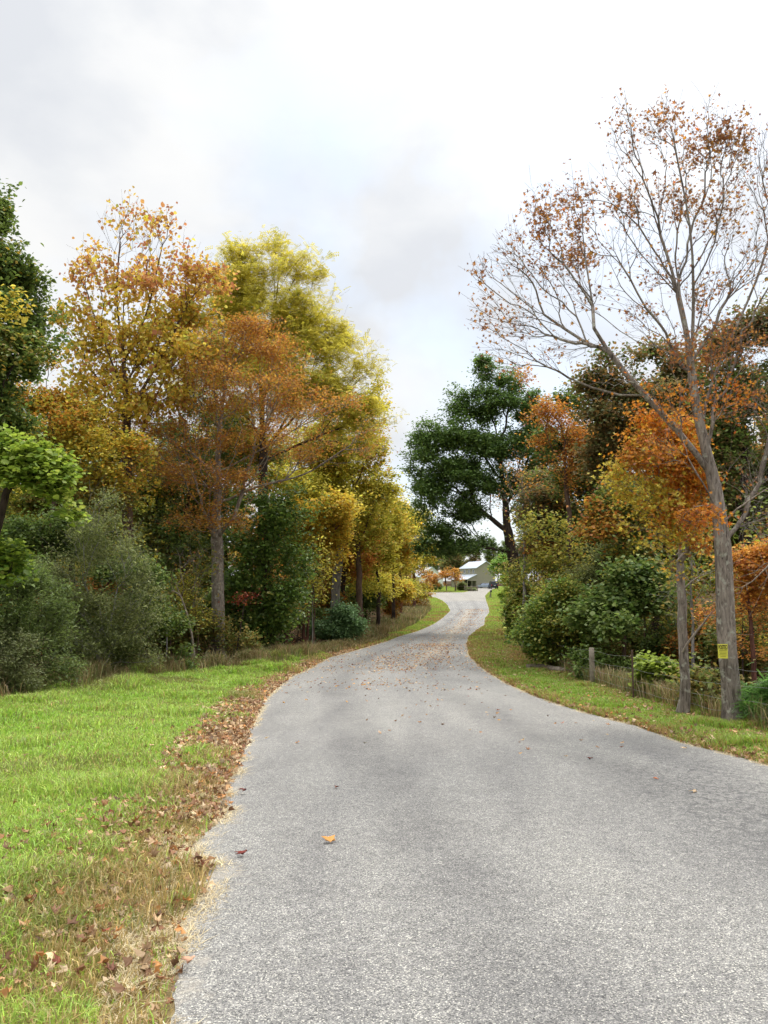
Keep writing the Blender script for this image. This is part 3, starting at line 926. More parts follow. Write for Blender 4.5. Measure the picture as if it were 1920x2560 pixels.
#@@TREES
YEL = [(204, 182, 66), (218, 200, 86), (190, 172, 60), (204, 164, 60), (168, 166, 64)]
YELG = [(162, 166, 58), (194, 184, 72), (210, 196, 84), (186, 176, 60), (142, 152, 56)]
ORA = [(204, 142, 58), (192, 126, 50), (212, 162, 70), (176, 108, 50), (188, 134, 70)]
RUST = [(184, 124, 52), (196, 146, 60), (164, 104, 50), (200, 158, 66), (176, 112, 54)]
OTOP = [(190, 134, 84), (206, 168, 84), (178, 118, 80), (212, 178, 86), (196, 162, 74)]
DKG = [(86, 104, 48), (98, 118, 54), (114, 132, 60), (76, 96, 46), (122, 132, 62)]
GRN = [(102, 128, 54), (124, 144, 58), (88, 114, 48), (146, 150, 64), (154, 142, 62)]
BRG = [(132, 148, 54), (152, 168, 64), (112, 134, 50), (170, 180, 80)]
OLV = [(108, 116, 60), (130, 136, 76), (92, 102, 52), (148, 152, 94), (84, 96, 48)]
BRNG = [(112, 106, 66), (126, 106, 64), (98, 106, 60), (144, 112, 64)]
MIXD = [(96, 114, 56), (120, 130, 62), (150, 130, 64), (104, 122, 58)]

# ---- left of the road
make_tree('green_tree', 'tall dark green broadleaf tree cut off by the left border', 'tree', [(-95, 1740), (-90, 1400), (-80, 1000), (-60, 700)], 20,
          [(-40, 520, 62, 110, 0, .9), (-50, 690, 140, 120), (10, 690, 100, 70), (10, 820, 130, 95), (50, 860, 70, 60, -1, .8, MIXD), (-40, 950, 110, 110), (20, 780, 70, 50, -2, .7, YEL), (10, 1050, 70, 60)],
          2200, 15, 'oval', DKG, .11, .24, seed=3, mat=LEAF_SHINY, bark=BARK_DARK, thin=.36, spread=.2)
make_tree('redbud_tree', 'bright yellow-green heart-leaved tree at the left border above the grey-green shrubs', 'tree', [(-60, 1800), (-40, 1500), (0, 1300)], 15,
          [(20, 1150, 130, 85), (90, 1190, 90, 60), (60, 1270, 110, 60), (-10, 1330, 90, 70), (140, 1240, 50, 40, 0, .8), (30, 1400, 60, 60, 0, .6, GRN)],
          900, 15, 'round', BRG, .105, .12, seed=4, bark=BARK_DARK, spread=.16, thin=.4, up=.7)
make_tree('yellow_tree', 'small orange-yellow tree between the dark green tree and the tall orange tree', 'tree', [(120, 1650), (130, 1400), (150, 1150)], 27,
          [(80, 1000, 110, 50), (180, 1060, 120, 80), (270, 1150, 120, 90), (110, 1130, 90, 70, 0, 1, MIXD), (250, 1260, 90, 70, 0, 1, MIXD), (140, 900, 40, 45, 0, .5)],
          1500, 13, 'oval', YEL + ORA[:2], .12, .15, seed=5, thin=.38)
make_tree('orange_tree', 'tall slender orange and yellow tree with an airy twiggy top left of the maple', 'tree', [(318, 1690), (316, 1400), (314, 1100), (312, 900), (308, 760)], 29,
          [(320, 560, 90, 75, 0, .25, OTOP), (420, 590, 75, 65, 0, .28, OTOP), (240, 670, 80, 80, 0, .5, OTOP), (390, 690, 110, 90, 0, .55, OTOP), (520, 690, 75, 60, 0, .8, OTOP), (190, 790, 60, 70, 0, .6),
           (320, 800, 140, 90, 0, .8), (470, 790, 110, 80, 1, 1.1), (250, 900, 110, 80), (420, 900, 120, 90, 0, 1.1), (330, 1010, 150, 80), (200, 960, 60, 60)],
          4600, 3.5, 'round', YEL + [(206, 148, 66)], .14, .21, seed=6, bark=BARK_BROWN, bf=.5, thin=.36, spread=.2, flat=1.1, limbs=[[(314, 1000), (270, 880), (225, 760)], [(313, 900), (370, 780), (400, 640)], [(308, 900), (290, 740), (300, 600)], [(316, 1040), (400, 900), (470, 760)]], droop=1.0, up=.1)
make_tree('locust_tree', 'tall airy yellow-green locust tree behind the orange maple', 'tree', [(668, 1640), (662, 1300), (654, 1000), (650, 850)], 37,
          [(600, 640, 60, 55, 0, .7), (690, 625, 70, 50, 0, .7), (770, 670, 60, 50, 0, .6), (650, 720, 110, 80), (780, 770, 90, 70, 0, .8), (860, 850, 60, 60, 0, .8),
           (700, 840, 140, 90), (830, 900, 110, 80), (930, 930, 45, 50, 0, .6), (800, 1000, 130, 100), (900, 1050, 80, 90, 0, 1), (680, 960, 130, 90), (560, 760, 70, 70), (560, 870, 90, 70), (500, 960, 80, 60), (600, 1040, 90, 60)],
          5800, 6.5, 'spray', YELG, .26, .26, seed=7, surf=.25, bark=BARK_DARK, bf=.45, thin=.34, limbs=[[(655, 1000), (740, 860), (830, 740)], [(656, 1060), (800, 960), (920, 900)], [(651, 900), (690, 760), (700, 650)], [(660, 1150), (820, 1080), (940, 1040)]], spread=.3)
make_tree('yellow_maple', 'golden yellow tree at the edge of the road behind the locust', 'tree', [(900, 1600), (898, 1400), (890, 1250)], 46,
          [(850, 1100, 110, 80), (930, 1110, 50, 60), (800, 1200, 100, 80), (890, 1210, 100, 90), (950, 1200, 50, 60), (840, 1300, 110, 80), (930, 1310, 70, 70), (780, 1120, 90, 70), (950, 1000, 30, 80, 2, .8)],
          2600, 13, 'oval', [(204, 180, 66), (186, 174, 62), (160, 162, 60), (212, 188, 80), (202, 152, 62)], .15, .18, seed=8, thin=.3, up=.5)
make_tree('orange_maple', 'rust-brown and gold maple with a straight grey trunk at the lawn corner', 'tree', [(544, 1650), (545, 1500), (546, 1350), (547, 1200), (556, 1050), (570, 900)], 31,
          [(575, 840, 130, 75, 0, .8), (470, 900, 120, 75, -1, .9), (680, 880, 110, 70, -1, .9), (380, 1000, 110, 60, -1), (560, 980, 160, 70, -2), (720, 990, 130, 70, -1), (840, 1010, 90, 45, 0, .4),
           (300, 1080, 90, 45, 0, .9), (450, 1090, 130, 65, -2), (640, 1090, 120, 60, -2), (780, 1110, 100, 60, 0, .6), (900, 1120, 60, 40, 0, .3), (500, 1190, 130, 55, -2), (400, 1180, 90, 50, 0, .9), (620, 1200, 80, 45, -1, .8),
           (520, 1290, 90, 40, -2, .9), (450, 1310, 55, 35, -1, .8), (590, 1310, 60, 35, -1, .8), (930, 1080, 50, 60, 0, .35)],
          6800, 5.6, 'maple', RUST + [(202, 172, 70)], .11, .25, seed=9, bark=BARK_GREY, bf=.4, thin=.28, flat=.62, nsub=16, thick_k=14, spread=.26, kdown=.25,
          limbs=[[(548, 1200), (480, 1130), (360, 1060)], [(549, 1180), (660, 1120), (760, 1060), (900, 1000)], [(556, 1080), (480, 980), (440, 880)], [(560, 1050), (660, 960), (720, 860)], [(548, 1260), (640, 1215), (760, 1190), (850, 1130)]])
make_tree('understory_tree', 'dense dark green understory tree just right of the maple trunk', 'tree', [(660, 1650), (665, 1500), (670, 1350)], 33.5,
          [(640, 1230, 80, 60), (720, 1260, 80, 60), (670, 1350, 110, 80), (640, 1460, 90, 80), (700, 1490, 80, 90), (660, 1570, 90, 60), (590, 1500, 50, 60, 0, .8), (740, 1410, 50, 50)],
          2400, 7, 'oval', [(88, 116, 50), (102, 130, 56), (118, 140, 60), (84, 108, 48), (150, 146, 62)], .14, .12, seed=10, bark=BARK_DARK, thin=.34, mat=LEAF_SHINY)
make_tree('yellow_sapling', 'young yellow tree with twin reddish trunks beside the road', 'tree', [(758, 1617), (759, 1500), (762, 1400)], 41,
          [(740, 1300, 65, 50), (800, 1340, 70, 50), (750, 1370, 60, 40), (840, 1280, 70, 60), (820, 1390, 60, 40, 0, .8), (700, 1360, 40, 40, 0, .8)],
          1300, 12, 'oval', YEL, .15, .13, seed=12, bark=BARK_RED, thin=.36, limbs=[[(768, 1612), (772, 1500), (790, 1380)]])
make_tree('slender_tree', 'slender tree with a reddish brown trunk behind the twin-trunked yellow tree', 'tree', [(717, 1605), (716, 1480), (712, 1380)], 43,
          [(710, 1290, 60, 60), (740, 1220, 80, 60), (680, 1180, 60, 60)], 700, 12, 'oval', YELG + ORA[:1], .15, .14, seed=13, bark=BARK_RED, thin=.36)
make_tree('pale_trunk_tree', 'tree with a thick pale grey trunk behind the green roadside bush', 'tree', [(838, 1590), (842, 1480), (848, 1370), (850, 1280)], 47,
          [(850, 1180, 90, 80, 2), (900, 1250, 60, 60, 2), (800, 1240, 70, 60, 2)], 900, 12, 'oval', YELG, .16, .27, r_tip=.006, seed=14, bark=BARK_PALE, thin=.36, flare=.2)
make_tree('brown_trunk_tree', 'dark-trunked tree right beside the pale grey trunk', 'tree', [(858, 1588), (858, 1480), (862, 1380)], 49,
          [(880, 1330, 80, 60, 1), (900, 1400, 60, 60), (850, 1420, 50, 40, 1, .7)], 800, 12, 'oval', ORA + YEL[:2], .15, .17, seed=15, bark=BARK_DARK, thin=.36)
for i, (px, py, D, rr, pl, bk, lb) in enumerate([
        (945, 1562, 55, 85, YELG, BARK_DARK, 'yellow-green roadside tree with a thin dark trunk, left of the brushy bank'),
        (983, 1556, 61, 70, YEL + ORA[:1], BARK_DARK, 'golden tree on the brushy bank, second dark trunk along the bend'),
        (1002, 1540, 72, 70, YELG + YEL[:1], BARK_RED, 'yellow-green tree over the brushy bank with a brown trunk'),
        (1036, 1525, 84, 64, YELG + ORA[:1], BARK_RED, 'tree with a stout reddish trunk where the grass strip of the bend begins')]):
    make_tree('roadside_tree', lb, 'tree', [(px, py), (px + 1, py - 70), (px - 3, py - 150)], D,
              [(px - 5, py - 300 + i * 30, rr * .8, rr * .75), (px - 45, py - 240 + i * 25, rr * .8, rr * .7), (px + 25, py - 225 + i * 25, rr * .55, rr * .7), (px, py - 170 + i * 15, rr * .7, rr * .55), (px - 30, py - 110 + i * 12, rr * .7, rr * .5, 2, .8), (px + 18, py - 90 + i * 12, rr * .5, rr * .4, 2, .7)],
              2000, 11, 'oval', pl, .17, .14, seed=20 + i, bark=bk, thin=.34, r_tip=.006)
make_tree('orange_bush', 'orange-brown bush on the bank inside the far bend', 'bush', [(1020, 1530), (1020, 1500)], 88,
          [(1000, 1500, 50, 30), (1050, 1490, 35, 28), (1020, 1450, 50, 40), (960, 1520, 40, 30)], 900, 9, 'oval', [(168, 130, 60), (186, 146, 60), (150, 110, 54), (150, 150, 60)], .2, .06, seed=26, shrub=True, part='stem', thin=.3)
make_tree('green_bush', 'round blue-green bush at the foot of the pale grey trunk', 'bush', [(848, 1608), (848, 1580)], 42,
          [(830, 1570, 50, 40), (865, 1565, 40, 40), (850, 1540, 35, 30)], 700, 16, 'oval', [(92, 122, 78), (112, 140, 90), (82, 110, 64)], .12, .04, seed=27, shrub=True, part='stem', thin=.25)
OL = 'silvery grey-green'
make_tree('olive_shrub', 'tall silvery grey-green shrub left of the orange maple', 'shrub', [(250, 1745), (252, 1640), (250, 1520)], 22.5,
          [(250, 1280, 50, 80, 0, .6), (200, 1380, 90, 80), (310, 1380, 60, 80, 0, .7), (160, 1480, 90, 90), (260, 1490, 80, 80), (350, 1500, 60, 90, 0, .7), (220, 1600, 110, 80), (340, 1610, 70, 60, 0, .7)],
          3600, 10, 'narrow', OLV, .085, .09, r_tip=.003, seed=30, shrub=True, part='stem', bark=BARK_PALE, bf=.35, thin=.38, spread=.18, up=.2,
          limbs=[[(245, 1745), (190, 1600), (140, 1480)], [(256, 1745), (320, 1600), (350, 1450)]])
make_tree('dark_shrub', 'big dark green shrub in the lower left corner of the woods', 'shrub', [(40, 1790), (40, 1700), (40, 1560)], 19,
          [(40, 1450, 110, 75), (120, 1480, 70, 60), (0, 1560, 110, 80), (110, 1590, 100, 80), (50, 1680, 130, 65), (150, 1680, 60, 50, 0, .8)],
          2600, 10.5, 'narrow', [(96, 112, 56), (116, 132, 68), (82, 98, 50), (134, 146, 84)], .085, .07, r_tip=.003, seed=31, shrub=True, part='stem', bark=BARK_DARK, bf=.35, thin=.36, spread=.17,
          limbs=[[(30, 1790), (-20, 1650), (-30, 1520)], [(52, 1790), (120, 1650), (150, 1540)]])
make_tree('grey_leaf_shrub', 'low grey-leaved shrub against the left border beneath the dark green shrub', 'shrub', [(-10, 1760), (0, 1680)], 18,
          [(0, 1610, 80, 45), (60, 1640, 50, 40), (10, 1690, 80, 40)], 1000, 13, 'narrow', [(98, 108, 60), (124, 130, 82), (84, 94, 52)], .075, .04, r_tip=.003, seed=32, shrub=True, part='stem', thin=.34, spread=.15)
make_tree('tangled_shrub', 'tall dark green shrub in the shade behind the silvery grey-green shrub', 'shrub', [(130, 1700), (130, 1600), (130, 1480)], 24.5,
          [(90, 1340, 90, 60), (160, 1330, 80, 60), (60, 1440, 80, 70), (320, 1440, 80, 70), (390, 1540, 70, 60), (180, 1560, 90, 70), (420, 1640, 60, 40), (300, 1640, 90, 50)],
          2200, 12, 'oval', DKG + MIXD[:1], .1, .08, r_tip=.004, seed=36, shrub=True, part='stem', thin=.3)
make_tree('green_shrub', 'mid green shrub in the shade between the silvery shrub and the maple trunk', 'shrub', [(440, 1680), (440, 1640), (440, 1580)], 30,
          [(430, 1570, 70, 50), (480, 1600, 60, 40), (400, 1620, 60, 40), (600, 1600, 50, 40)], 900, 12, 'oval', MIXD, .11, .05, seed=33, shrub=True, part='stem', thin=.36)
make_tree('bare_sapling', 'pale leafless leaning sapling left of the maple trunk', 'sapling', [(488, 1645), (478, 1560), (455, 1490), (430, 1440)], 28.5,
          [(420, 1420, 45, 50), (470, 1400, 50, 40), (400, 1470, 40, 40), (480, 1470, 35, 40)], 220, .4, 'oval', RUST, .08, .04, r_tip=.004, seed=34, bark=DEADWOOD, thin=.2)
make_tree('red_shrub', 'small red-leaved sapling between the maple and the twin-trunked tree', 'sapling', [(590, 1655), (600, 1560), (612, 1500)], 30,
          [(615, 1492, 26, 8), (590, 1505, 12, 6)], 90, 3, 'maple', [(150, 66, 40), (130, 54, 38), (170, 84, 44)], .09, .03, seed=35, thin=.2, bark=BARK_DARK)

for k_, (px, py, D, lob, pl, lb) in enumerate([
        (420, 1640, 38, [(400, 1180, 90, 70), (320, 1230, 80, 70), (440, 1290, 90, 60), (360, 1350, 90, 60), (470, 1390, 70, 50), (400, 1450, 80, 50)], YELG[:2] + MIXD, 'yellow and green tree filling the shade behind the silvery shrub'),
        (560, 1630, 40, [(560, 1120, 100, 70), (640, 1130, 90, 70), (520, 1250, 80, 60), (590, 1350, 80, 60), (540, 1440, 70, 50)], MIXD + YEL[:2], 'mottled green and yellow tree directly behind the orange maple'),
        (790, 1590, 50, [(760, 1180, 90, 70), (850, 1230, 90, 70), (780, 1280, 90, 60), (900, 1340, 80, 60), (820, 1430, 80, 50), (900, 1460, 60, 40), (740, 1440, 60, 50)], YELG + ORA[:2], 'yellow and orange tree behind the roadside trunks'),
        (180, 1640, 33, [(120, 1120, 90, 70), (200, 1210, 90, 60), (100, 1240, 90, 60), (60, 1160, 80, 60), (300, 1130, 70, 60)], MIXD + YELG[:2], 'mottled tree behind the bright yellow-green tree at the left')]):
    make_tree('mottled_tree', lb, 'tree', [(px, py), (px + 2, py - 120), (px, py - 300)], D, lob, 1900, 10, 'oval', pl, .15, .14, seed=80 + k_, bark=BARK_DARK, thin=.32)

# ---- right of the road
make_tree('oak_tree', 'big dark green oak leaning over the far bend of the road', 'tree', [(1302, 1570), (1290, 1450), (1276, 1350), (1262, 1250), (1245, 1100)], 54,
          [(1209, 935, 32, 42), (1275, 960, 38, 48), (1140, 1010, 42, 42), (1225, 1020, 75, 50), (1320, 1020, 50, 50), (1065, 1090, 50, 45), (1140, 1090, 70, 50), (1235, 1110, 80, 60), (1330, 1110, 70, 60),
           (1060, 1165, 62, 60), (1140, 1180, 80, 55), (1230, 1200, 80, 50), (1330, 1210, 70, 60), (1080, 1255, 65, 60), (1160, 1270, 65, 45), (1100, 1330, 55, 38), (1170, 1345, 60, 32), (1120, 1372, 50, 22, 0, 1.1), (1190, 1358, 40, 18), (1330, 1300, 60, 60), (1370, 1170, 60, 70), (1262, 1355, 42, 22, 0, 1.), (1310, 1350, 40, 40), (1145, 1368, 60, 18, 0, 1.), (1075, 1365, 40, 24)],
          7000, 13, 'simple', [(80, 106, 52), (94, 120, 58), (110, 134, 64), (70, 96, 50)], .2, .42, r_tip=.007, seed=40, bark=BARK_DARK, thin=.4, freq=.5, core=.32, nsub=14, spread=.3, bf=.4, kdown=.2, mat=LEAF_SHINY,
          limbs=[[(1270, 1330), (1220, 1290), (1160, 1240), (1080, 1200)], [(1280, 1380), (1220, 1370), (1130, 1360)], [(1262, 1270), (1310, 1180), (1340, 1080)], [(1250, 1200), (1190, 1110), (1140, 1040)]])
MAP = [(160, 106, 62), (178, 122, 62), (138, 92, 64), (188, 138, 66), (122, 92, 66)]
MAPO = [(206, 128, 38), (210, 144, 48), (190, 106, 38), (216, 162, 60)]
M = 12.6
make_tree('bare_maple', 'large half-bare maple with the yellow sign nailed to its trunk', 'tree',
          [(1832, 1806), (1824, 1700), (1812, 1560), (1808, 1420), (1798, 1290), (1780, 1200), (1762, 1120), (1742, 1030), (1728, 930), (1718, 840)], M,
          [(1360, 520, 70, 80, 0, .8), (1440, 500, 60, 80, .5, .9), (1290, 620, 80, 80, 0, .8), (1450, 620, 60, 90, .5, 1.6), (1370, 680, 100, 80), (1210, 680, 60, 60, -.3, .9), (1240, 790, 80, 60, 0, .8), (1340, 790, 90, 60, 0, 1.), (1260, 880, 90, 50, 0, .5), (1400, 880, 90, 50, 0, .7),
           (1560, 330, 50, 90, 0, .6), (1650, 340, 70, 110, -.4, .6), (1740, 330, 60, 110, .3, 1.1), (1830, 360, 60, 100, 0, 1.2), (1900, 420, 60, 110, .4, .8), (1960, 560, 80, 130, 0, .6), (2030, 700, 90, 120, 0, .6),
           (1570, 480, 70, 90, .4, .6), (1680, 500, 80, 90, 0, .8), (1790, 520, 80, 90, 0, 1.3), (1560, 610, 80, 70, -.5, .4), (1650, 660, 80, 80, .4, .5), (1760, 690, 80, 90, 0, .6), (1880, 650, 80, 90, 0, .8),
           (1500, 740, 70, 60, 0, .3), (1600, 800, 80, 60, 0, .5), (1700, 860, 70, 70, -.3, .9), (1800, 850, 80, 80, 0, 1.), (1900, 850, 80, 80, 0, 1.), (1560, 960, 90, 50, -.6, 1.6, MAPO), (1690, 1010, 90, 60, -.6, 2.4, MAPO), (1820, 1000, 80, 70, 0, 1., MAPO), (1940, 1000, 90, 70, 0, 1.), (1660, 1120, 60, 50, -.8, 2.5, MAPO), (1870, 1190, 80, 70, .4, .4), (1760, 1290, 60, 40, -.8, 2.5, MAPO), (1900, 1300, 60, 60, 0, .2)],
          11000, 1.2, 'maple', MAP, .075, .135, r_tip=.0026, seed=41, bark=BARK_GREY, thin=.25, freq=1.2, bf=.36, kdown=.8, kturn=1.3, thick_k=18, spread=.14, flat=1.25, nsub=9, patchy=True, tipcnt=4, wob=.006, flare=.38, dz=.9, up=.1, droop=.6,
          limbs=[[(1776, 1180), (1700, 1080), (1621, 1000, -.2), (1560, 930, -.3), (1501, 873, -.4), (1486, 825, -.4), (1429, 705, -.5), (1390, 608, -.6), (1360, 530, -.6)],
                 [(1501, 873, -.4), (1430, 800, -.5), (1361, 724, -.8), (1290, 640, -.9)],
                 [(1520, 890, -.3), (1420, 830, 0), (1303, 748, .2), (1250, 700, .3), (1183, 661, .4)],
                 [(1621, 1000, -.2), (1540, 985, .1), (1486, 989, .1), (1409, 941, .3), (1322, 888, .5), (1226, 825, .6), (1173, 772, .7)],
                 [(1488, 830, -.4), (1492, 760, -.2), (1470, 700, 0), (1450, 600, .1), (1455, 520, .2)],
                 [(1722, 860), (1713, 801, .1), (1694, 729, .2), (1670, 632, .2), (1631, 545, .3), (1612, 406, .4), (1580, 340, .5)],
                 [(1694, 729, .2), (1640, 680, .5), (1560, 600, .7), (1530, 520, .8), (1500, 400, .9)],
                 [(1730, 900), (1735, 729, -.2), (1735, 632, -.3), (1730, 560, -.4), (1700, 440, -.4), (1680, 330, -.5)],
                 [(1735, 729, -.2), (1770, 650, -.4), (1795, 598, -.5), (1810, 512, -.6), (1800, 400, -.6), (1790, 300, -.7)],
                 [(1750, 1060), (1780, 940, .3), (1843, 815, .5), (1891, 704, .6), (1930, 600, .7), (1930, 460, .8)],
                 [(1760, 1110), (1800, 1000, -.3), (1880, 900, -.5), (1970, 800, -.7), (2040, 690, -.8)],
                 [(1790, 1240), (1830, 1150, .6), (1900, 1090, 1.), (1990, 1050, 1.3)],
                 [(1800, 1300), (1760, 1200, -.8), (1700, 1130, -1.3), (1640, 1110, -1.5)]])
make_tree('young_maple', 'slim maple left of the signed maple with golden orange leaves', 'tree', [(1706, 1778), (1708, 1650), (1706, 1520), (1704, 1400), (1698, 1250), (1690, 1120)], 14,
          [(1620, 1050, 70, 50, -.5, .9, MAPO), (1700, 1080, 70, 60, -.3, 1, MAPO), (1600, 1130, 60, 50, -1), (1680, 1170, 80, 60, -.8, 1.1, MAPO), (1750, 1200, 60, 60, -.7, 1.1, MAPO), (1540, 1190, 60, 40, -1, .5, YEL), (1620, 1240, 70, 50, -1, 1, YEL),
           (1700, 1280, 80, 50, -.8, 1, MAPO), (1580, 1310, 50, 30, -1, .5, YEL), (1660, 1340, 70, 45, -1, .9, YEL), (1750, 1350, 50, 40, -.5, .6), (1690, 1430, 50, 40, -.6, .7, YEL)],
          1900, 5., 'maple', ORA + YELG[:1], .088, .078, r_tip=.0025, seed=42, bark=BARK_GREY, thin=.4, bf=.4, kdown=.2, thick_k=12, spread=.15, droop=.6, up=.2)
make_tree('orange_sapling', 'orange-leaved sapling right behind the signed maple trunk', 'tree', [(1890, 1740), (1880, 1600), (1870, 1480)], 15.5,
          [(1860, 1430, 80, 50), (1920, 1500, 70, 50), (1780, 1530, 45, 40, 0, .8), (1870, 1560, 60, 45), (1940, 1400, 60, 60), (1900, 1620, 40, 30, 0, .5)], 800, 5.5, 'maple', ORA + MIXD[:1], .09, .05, r_tip=.0025, seed=43, bark=BARK_RED, thin=.36, spread=.16)
make_tree('orange_branch_tree', 'orange-topped tree between the dark oak and the half-bare maple', 'tree', [(1420, 1640), (1425, 1400), (1420, 1250), (1410, 1120)], 33,
          [(1370, 1030, 60, 40), (1430, 1070, 70, 40), (1310, 940, 26, 36, 0, .5), (1400, 1150, 60, 40, 0, .6), (1470, 1120, 50, 40), (1350, 1100, 45, 30, 0, .7), (1450, 1200, 60, 50, 0, .8, RUST)],
          1200, 5.5, 'maple', ORA + YELG[:1], .13, .12, seed=44, thin=.38, bark=BARK_BROWN)
make_tree('brown_green_tree', 'dusky brown-green tree rising behind the left limbs of the half-bare maple', 'tree', [(1540, 1660), (1545, 1300), (1550, 1050)], 27,
          [(1530, 890, 45, 35, 0, .8), (1580, 900, 40, 40), (1500, 960, 60, 50), (1590, 980, 80, 60), (1530, 1050, 90, 60), (1620, 1080, 80, 70), (1500, 1140, 70, 60)], 1800, 12, 'oval', BRNG + DKG[:2], .12, .17, seed=45, thin=.4, bark=BARK_DARK)
make_tree('brown_green_tree', 'dusky green tree at the right border behind the half-bare maple', 'tree', [(1860, 1700), (1860, 1300), (1860, 1000)], 24,
          [(1800, 870, 60, 50, 0, .8), (1880, 830, 60, 60), (1940, 790, 60, 60), (1830, 980, 90, 80), (1920, 1000, 90, 90), (1800, 1120, 90, 80), (1900, 1180, 90, 90), (1760, 1230, 80, 60)], 2600, 12, 'oval', DKG[:3] + BRNG, .115, .18, seed=46, thin=.4, bark=BARK_DARK)
for k_, (px, py, D, lob, pl, lb) in enumerate([
        (1470, 1640, 36, [(1440, 1010, 50, 50, 0, .8), (1400, 1110, 60, 50), (1480, 1090, 60, 60), (1430, 1190, 70, 60), (1500, 1230, 70, 60), (1450, 1330, 60, 60), (1500, 1390, 60, 50)], BRNG[:2] + DKG + [(150, 110, 60)], 'dusky tree with brown patches between the oak and the half-bare maple'),
        (1700, 1660, 30, [(1640, 880, 50, 40, 0, .8), (1700, 920, 70, 60), (1660, 1010, 80, 70), (1750, 1050, 80, 70), (1650, 1130, 80, 60), (1740, 1190, 80, 70)], DKG[:2] + BRNG + RUST[:1], 'brown and green tree straight behind the crown of the slim maple'),
        (1400, 1610, 44, [(1370, 1210, 60, 50), (1330, 1290, 50, 50), (1400, 1300, 60, 50), (1360, 1390, 60, 50), (1430, 1430, 60, 50)], GRN[:2] + BRNG, 'green and brown tree in the gap right of the oak trunk')]):
    make_tree('mottled_tree', lb, 'tree', [(px, py), (px + 2, py - 150), (px - 3, py - 380)], D, lob, 2000, 11, 'oval', pl, .14, .15, seed=90 + k_, bark=BARK_DARK, thin=.34)
make_tree('green_tree', 'green tree filling the woods between the two maples', 'tree', [(1640, 1660), (1640, 1400), (1640, 1300)], 25,
          [(1560, 1260, 80, 60), (1640, 1250, 80, 60), (1740, 1330, 90, 80), (1600, 1370, 80, 60), (1840, 1330, 80, 80), (1500, 1300, 60, 60, 0, 1, RUST)], 1700, 12, 'oval', GRN + MIXD, .12, .13, seed=47, thin=.36, bark=BARK_DARK)
make_tree('rusty_tree', 'rust-brown tree in the woods behind the yellow-green sapling', 'tree', [(1390, 1600), (1390, 1450), (1390, 1330)], 38,
          [(1360, 1260, 60, 50), (1420, 1290, 70, 50), (1380, 1350, 70, 50), (1450, 1360, 60, 50, 0, 1, MIXD)], 1500, 11, 'oval', BRNG + RUST[:2], .14, .15, seed=48, thin=.34, bark=BARK_DARK)
make_tree('thin_pale_tree', 'thin pale nearly leafless tree in front of the dark oak', 'tree', [(1312, 1620), (1310, 1450), (1308, 1300), (1305, 1180)], 38,
          [(1300, 1170, 45, 60), (1340, 1230, 45, 60), (1270, 1250, 40, 50)], 500, 1.2, 'maple', ORA, .12, .07, r_tip=.004, seed=49, thin=.25, bark=BARK_PALE, bf=.5)
make_tree('grey_green_shrub', 'grey-green shrub high in the undergrowth in the middle of the woods on the right', 'shrub', [(1530, 1650), (1530, 1560), (1530, 1450)], 27,
          [(1500, 1380, 60, 50), (1560, 1400, 60, 50), (1480, 1450, 70, 50), (1560, 1480, 70, 50)], 1200, 13, 'narrow', OLV, .1, .06, r_tip=.004, seed=50, shrub=True, part='stem', thin=.36, spread=.2)
make_tree('yellow_green_sapling', 'upright yellow-green sapling in front of the dark oak trunk', 'sapling', [(1375, 1640), (1372, 1500), (1360, 1400)], 29,
          [(1330, 1320, 40, 60, 0, .6), (1400, 1340, 40, 60, 0, .6), (1320, 1420, 60, 60, 0, .8), (1400, 1450, 60, 60, 0, .8), (1350, 1530, 70, 60, 0, 1, GRN), (1285, 1430, 35, 50, 0, .6), (1440, 1400, 40, 60, 0, .5)], 1500, 5, 'oval', [(150, 150, 62), (168, 156, 66), (120, 130, 56), (142, 112, 62)], .11, .05, r_tip=.004, seed=51, part='trunk', thin=.36, flat=1.2, bark=BARK_DARK)
make_tree('round_leaf_shrub', 'broad green and cream-leaved shrub hanging over the dark hollow', 'shrub', [(1560, 1690), (1560, 1600), (1550, 1520)], 23,
          [(1500, 1510, 70, 40), (1580, 1510, 70, 45), (1530, 1560, 60, 30, -1, .8), (1640, 1480, 50, 50), (1460, 1550, 45, 35), (1580, 1440, 60, 40)], 1300, 9, 'round', [(100, 120, 54), (122, 136, 68), (84, 108, 46), (140, 148, 84)], .115, .06, r_tip=.004, seed=52, shrub=True, part='stem', thin=.38, droop=.8)
make_tree('vine_shrub', 'dense green vine-covered shrub beside the fence log', 'shrub', [(1380, 1670), (1380, 1600), (1380, 1540)], 26,
          [(1350, 1560, 60, 50), (1420, 1560, 60, 50), (1390, 1500, 60, 45), (1320, 1600, 45, 45), (1430, 1620, 40, 40, 0, .9), (1370, 1630, 50, 30)], 1500, 12, 'oval', GRN + DKG[:1], .1, .05, r_tip=.004, seed=53, shrub=True, part='stem', thin=.34)
make_tree('roadside_shrub', 'mixed green shrub overhanging the verge at the far bend', 'shrub', [(1310, 1590), (1310, 1540)], 46,
          [(1292, 1545, 36, 45), (1325, 1550, 40, 45), (1305, 1490, 42, 45), (1288, 1575, 22, 20)], 1200, 12, 'oval', GRN + YELG[:2], .14, .05, seed=54, shrub=True, part='stem', thin=.32)
make_tree('yellow_green_shrub', 'bright yellow-green shrub beyond the grass patch behind the mailbox', 'shrub', [(1284, 1515), (1284, 1480)], 100,
          [(1276, 1485, 24, 26), (1292, 1505, 24, 20), (1270, 1458, 18, 20), (1292, 1460, 26, 28)], 1000, 10, 'oval', BRG + YELG[:1], .22, .06, r_tip=.006, seed=55, shrub=True, part='stem', thin=.3)
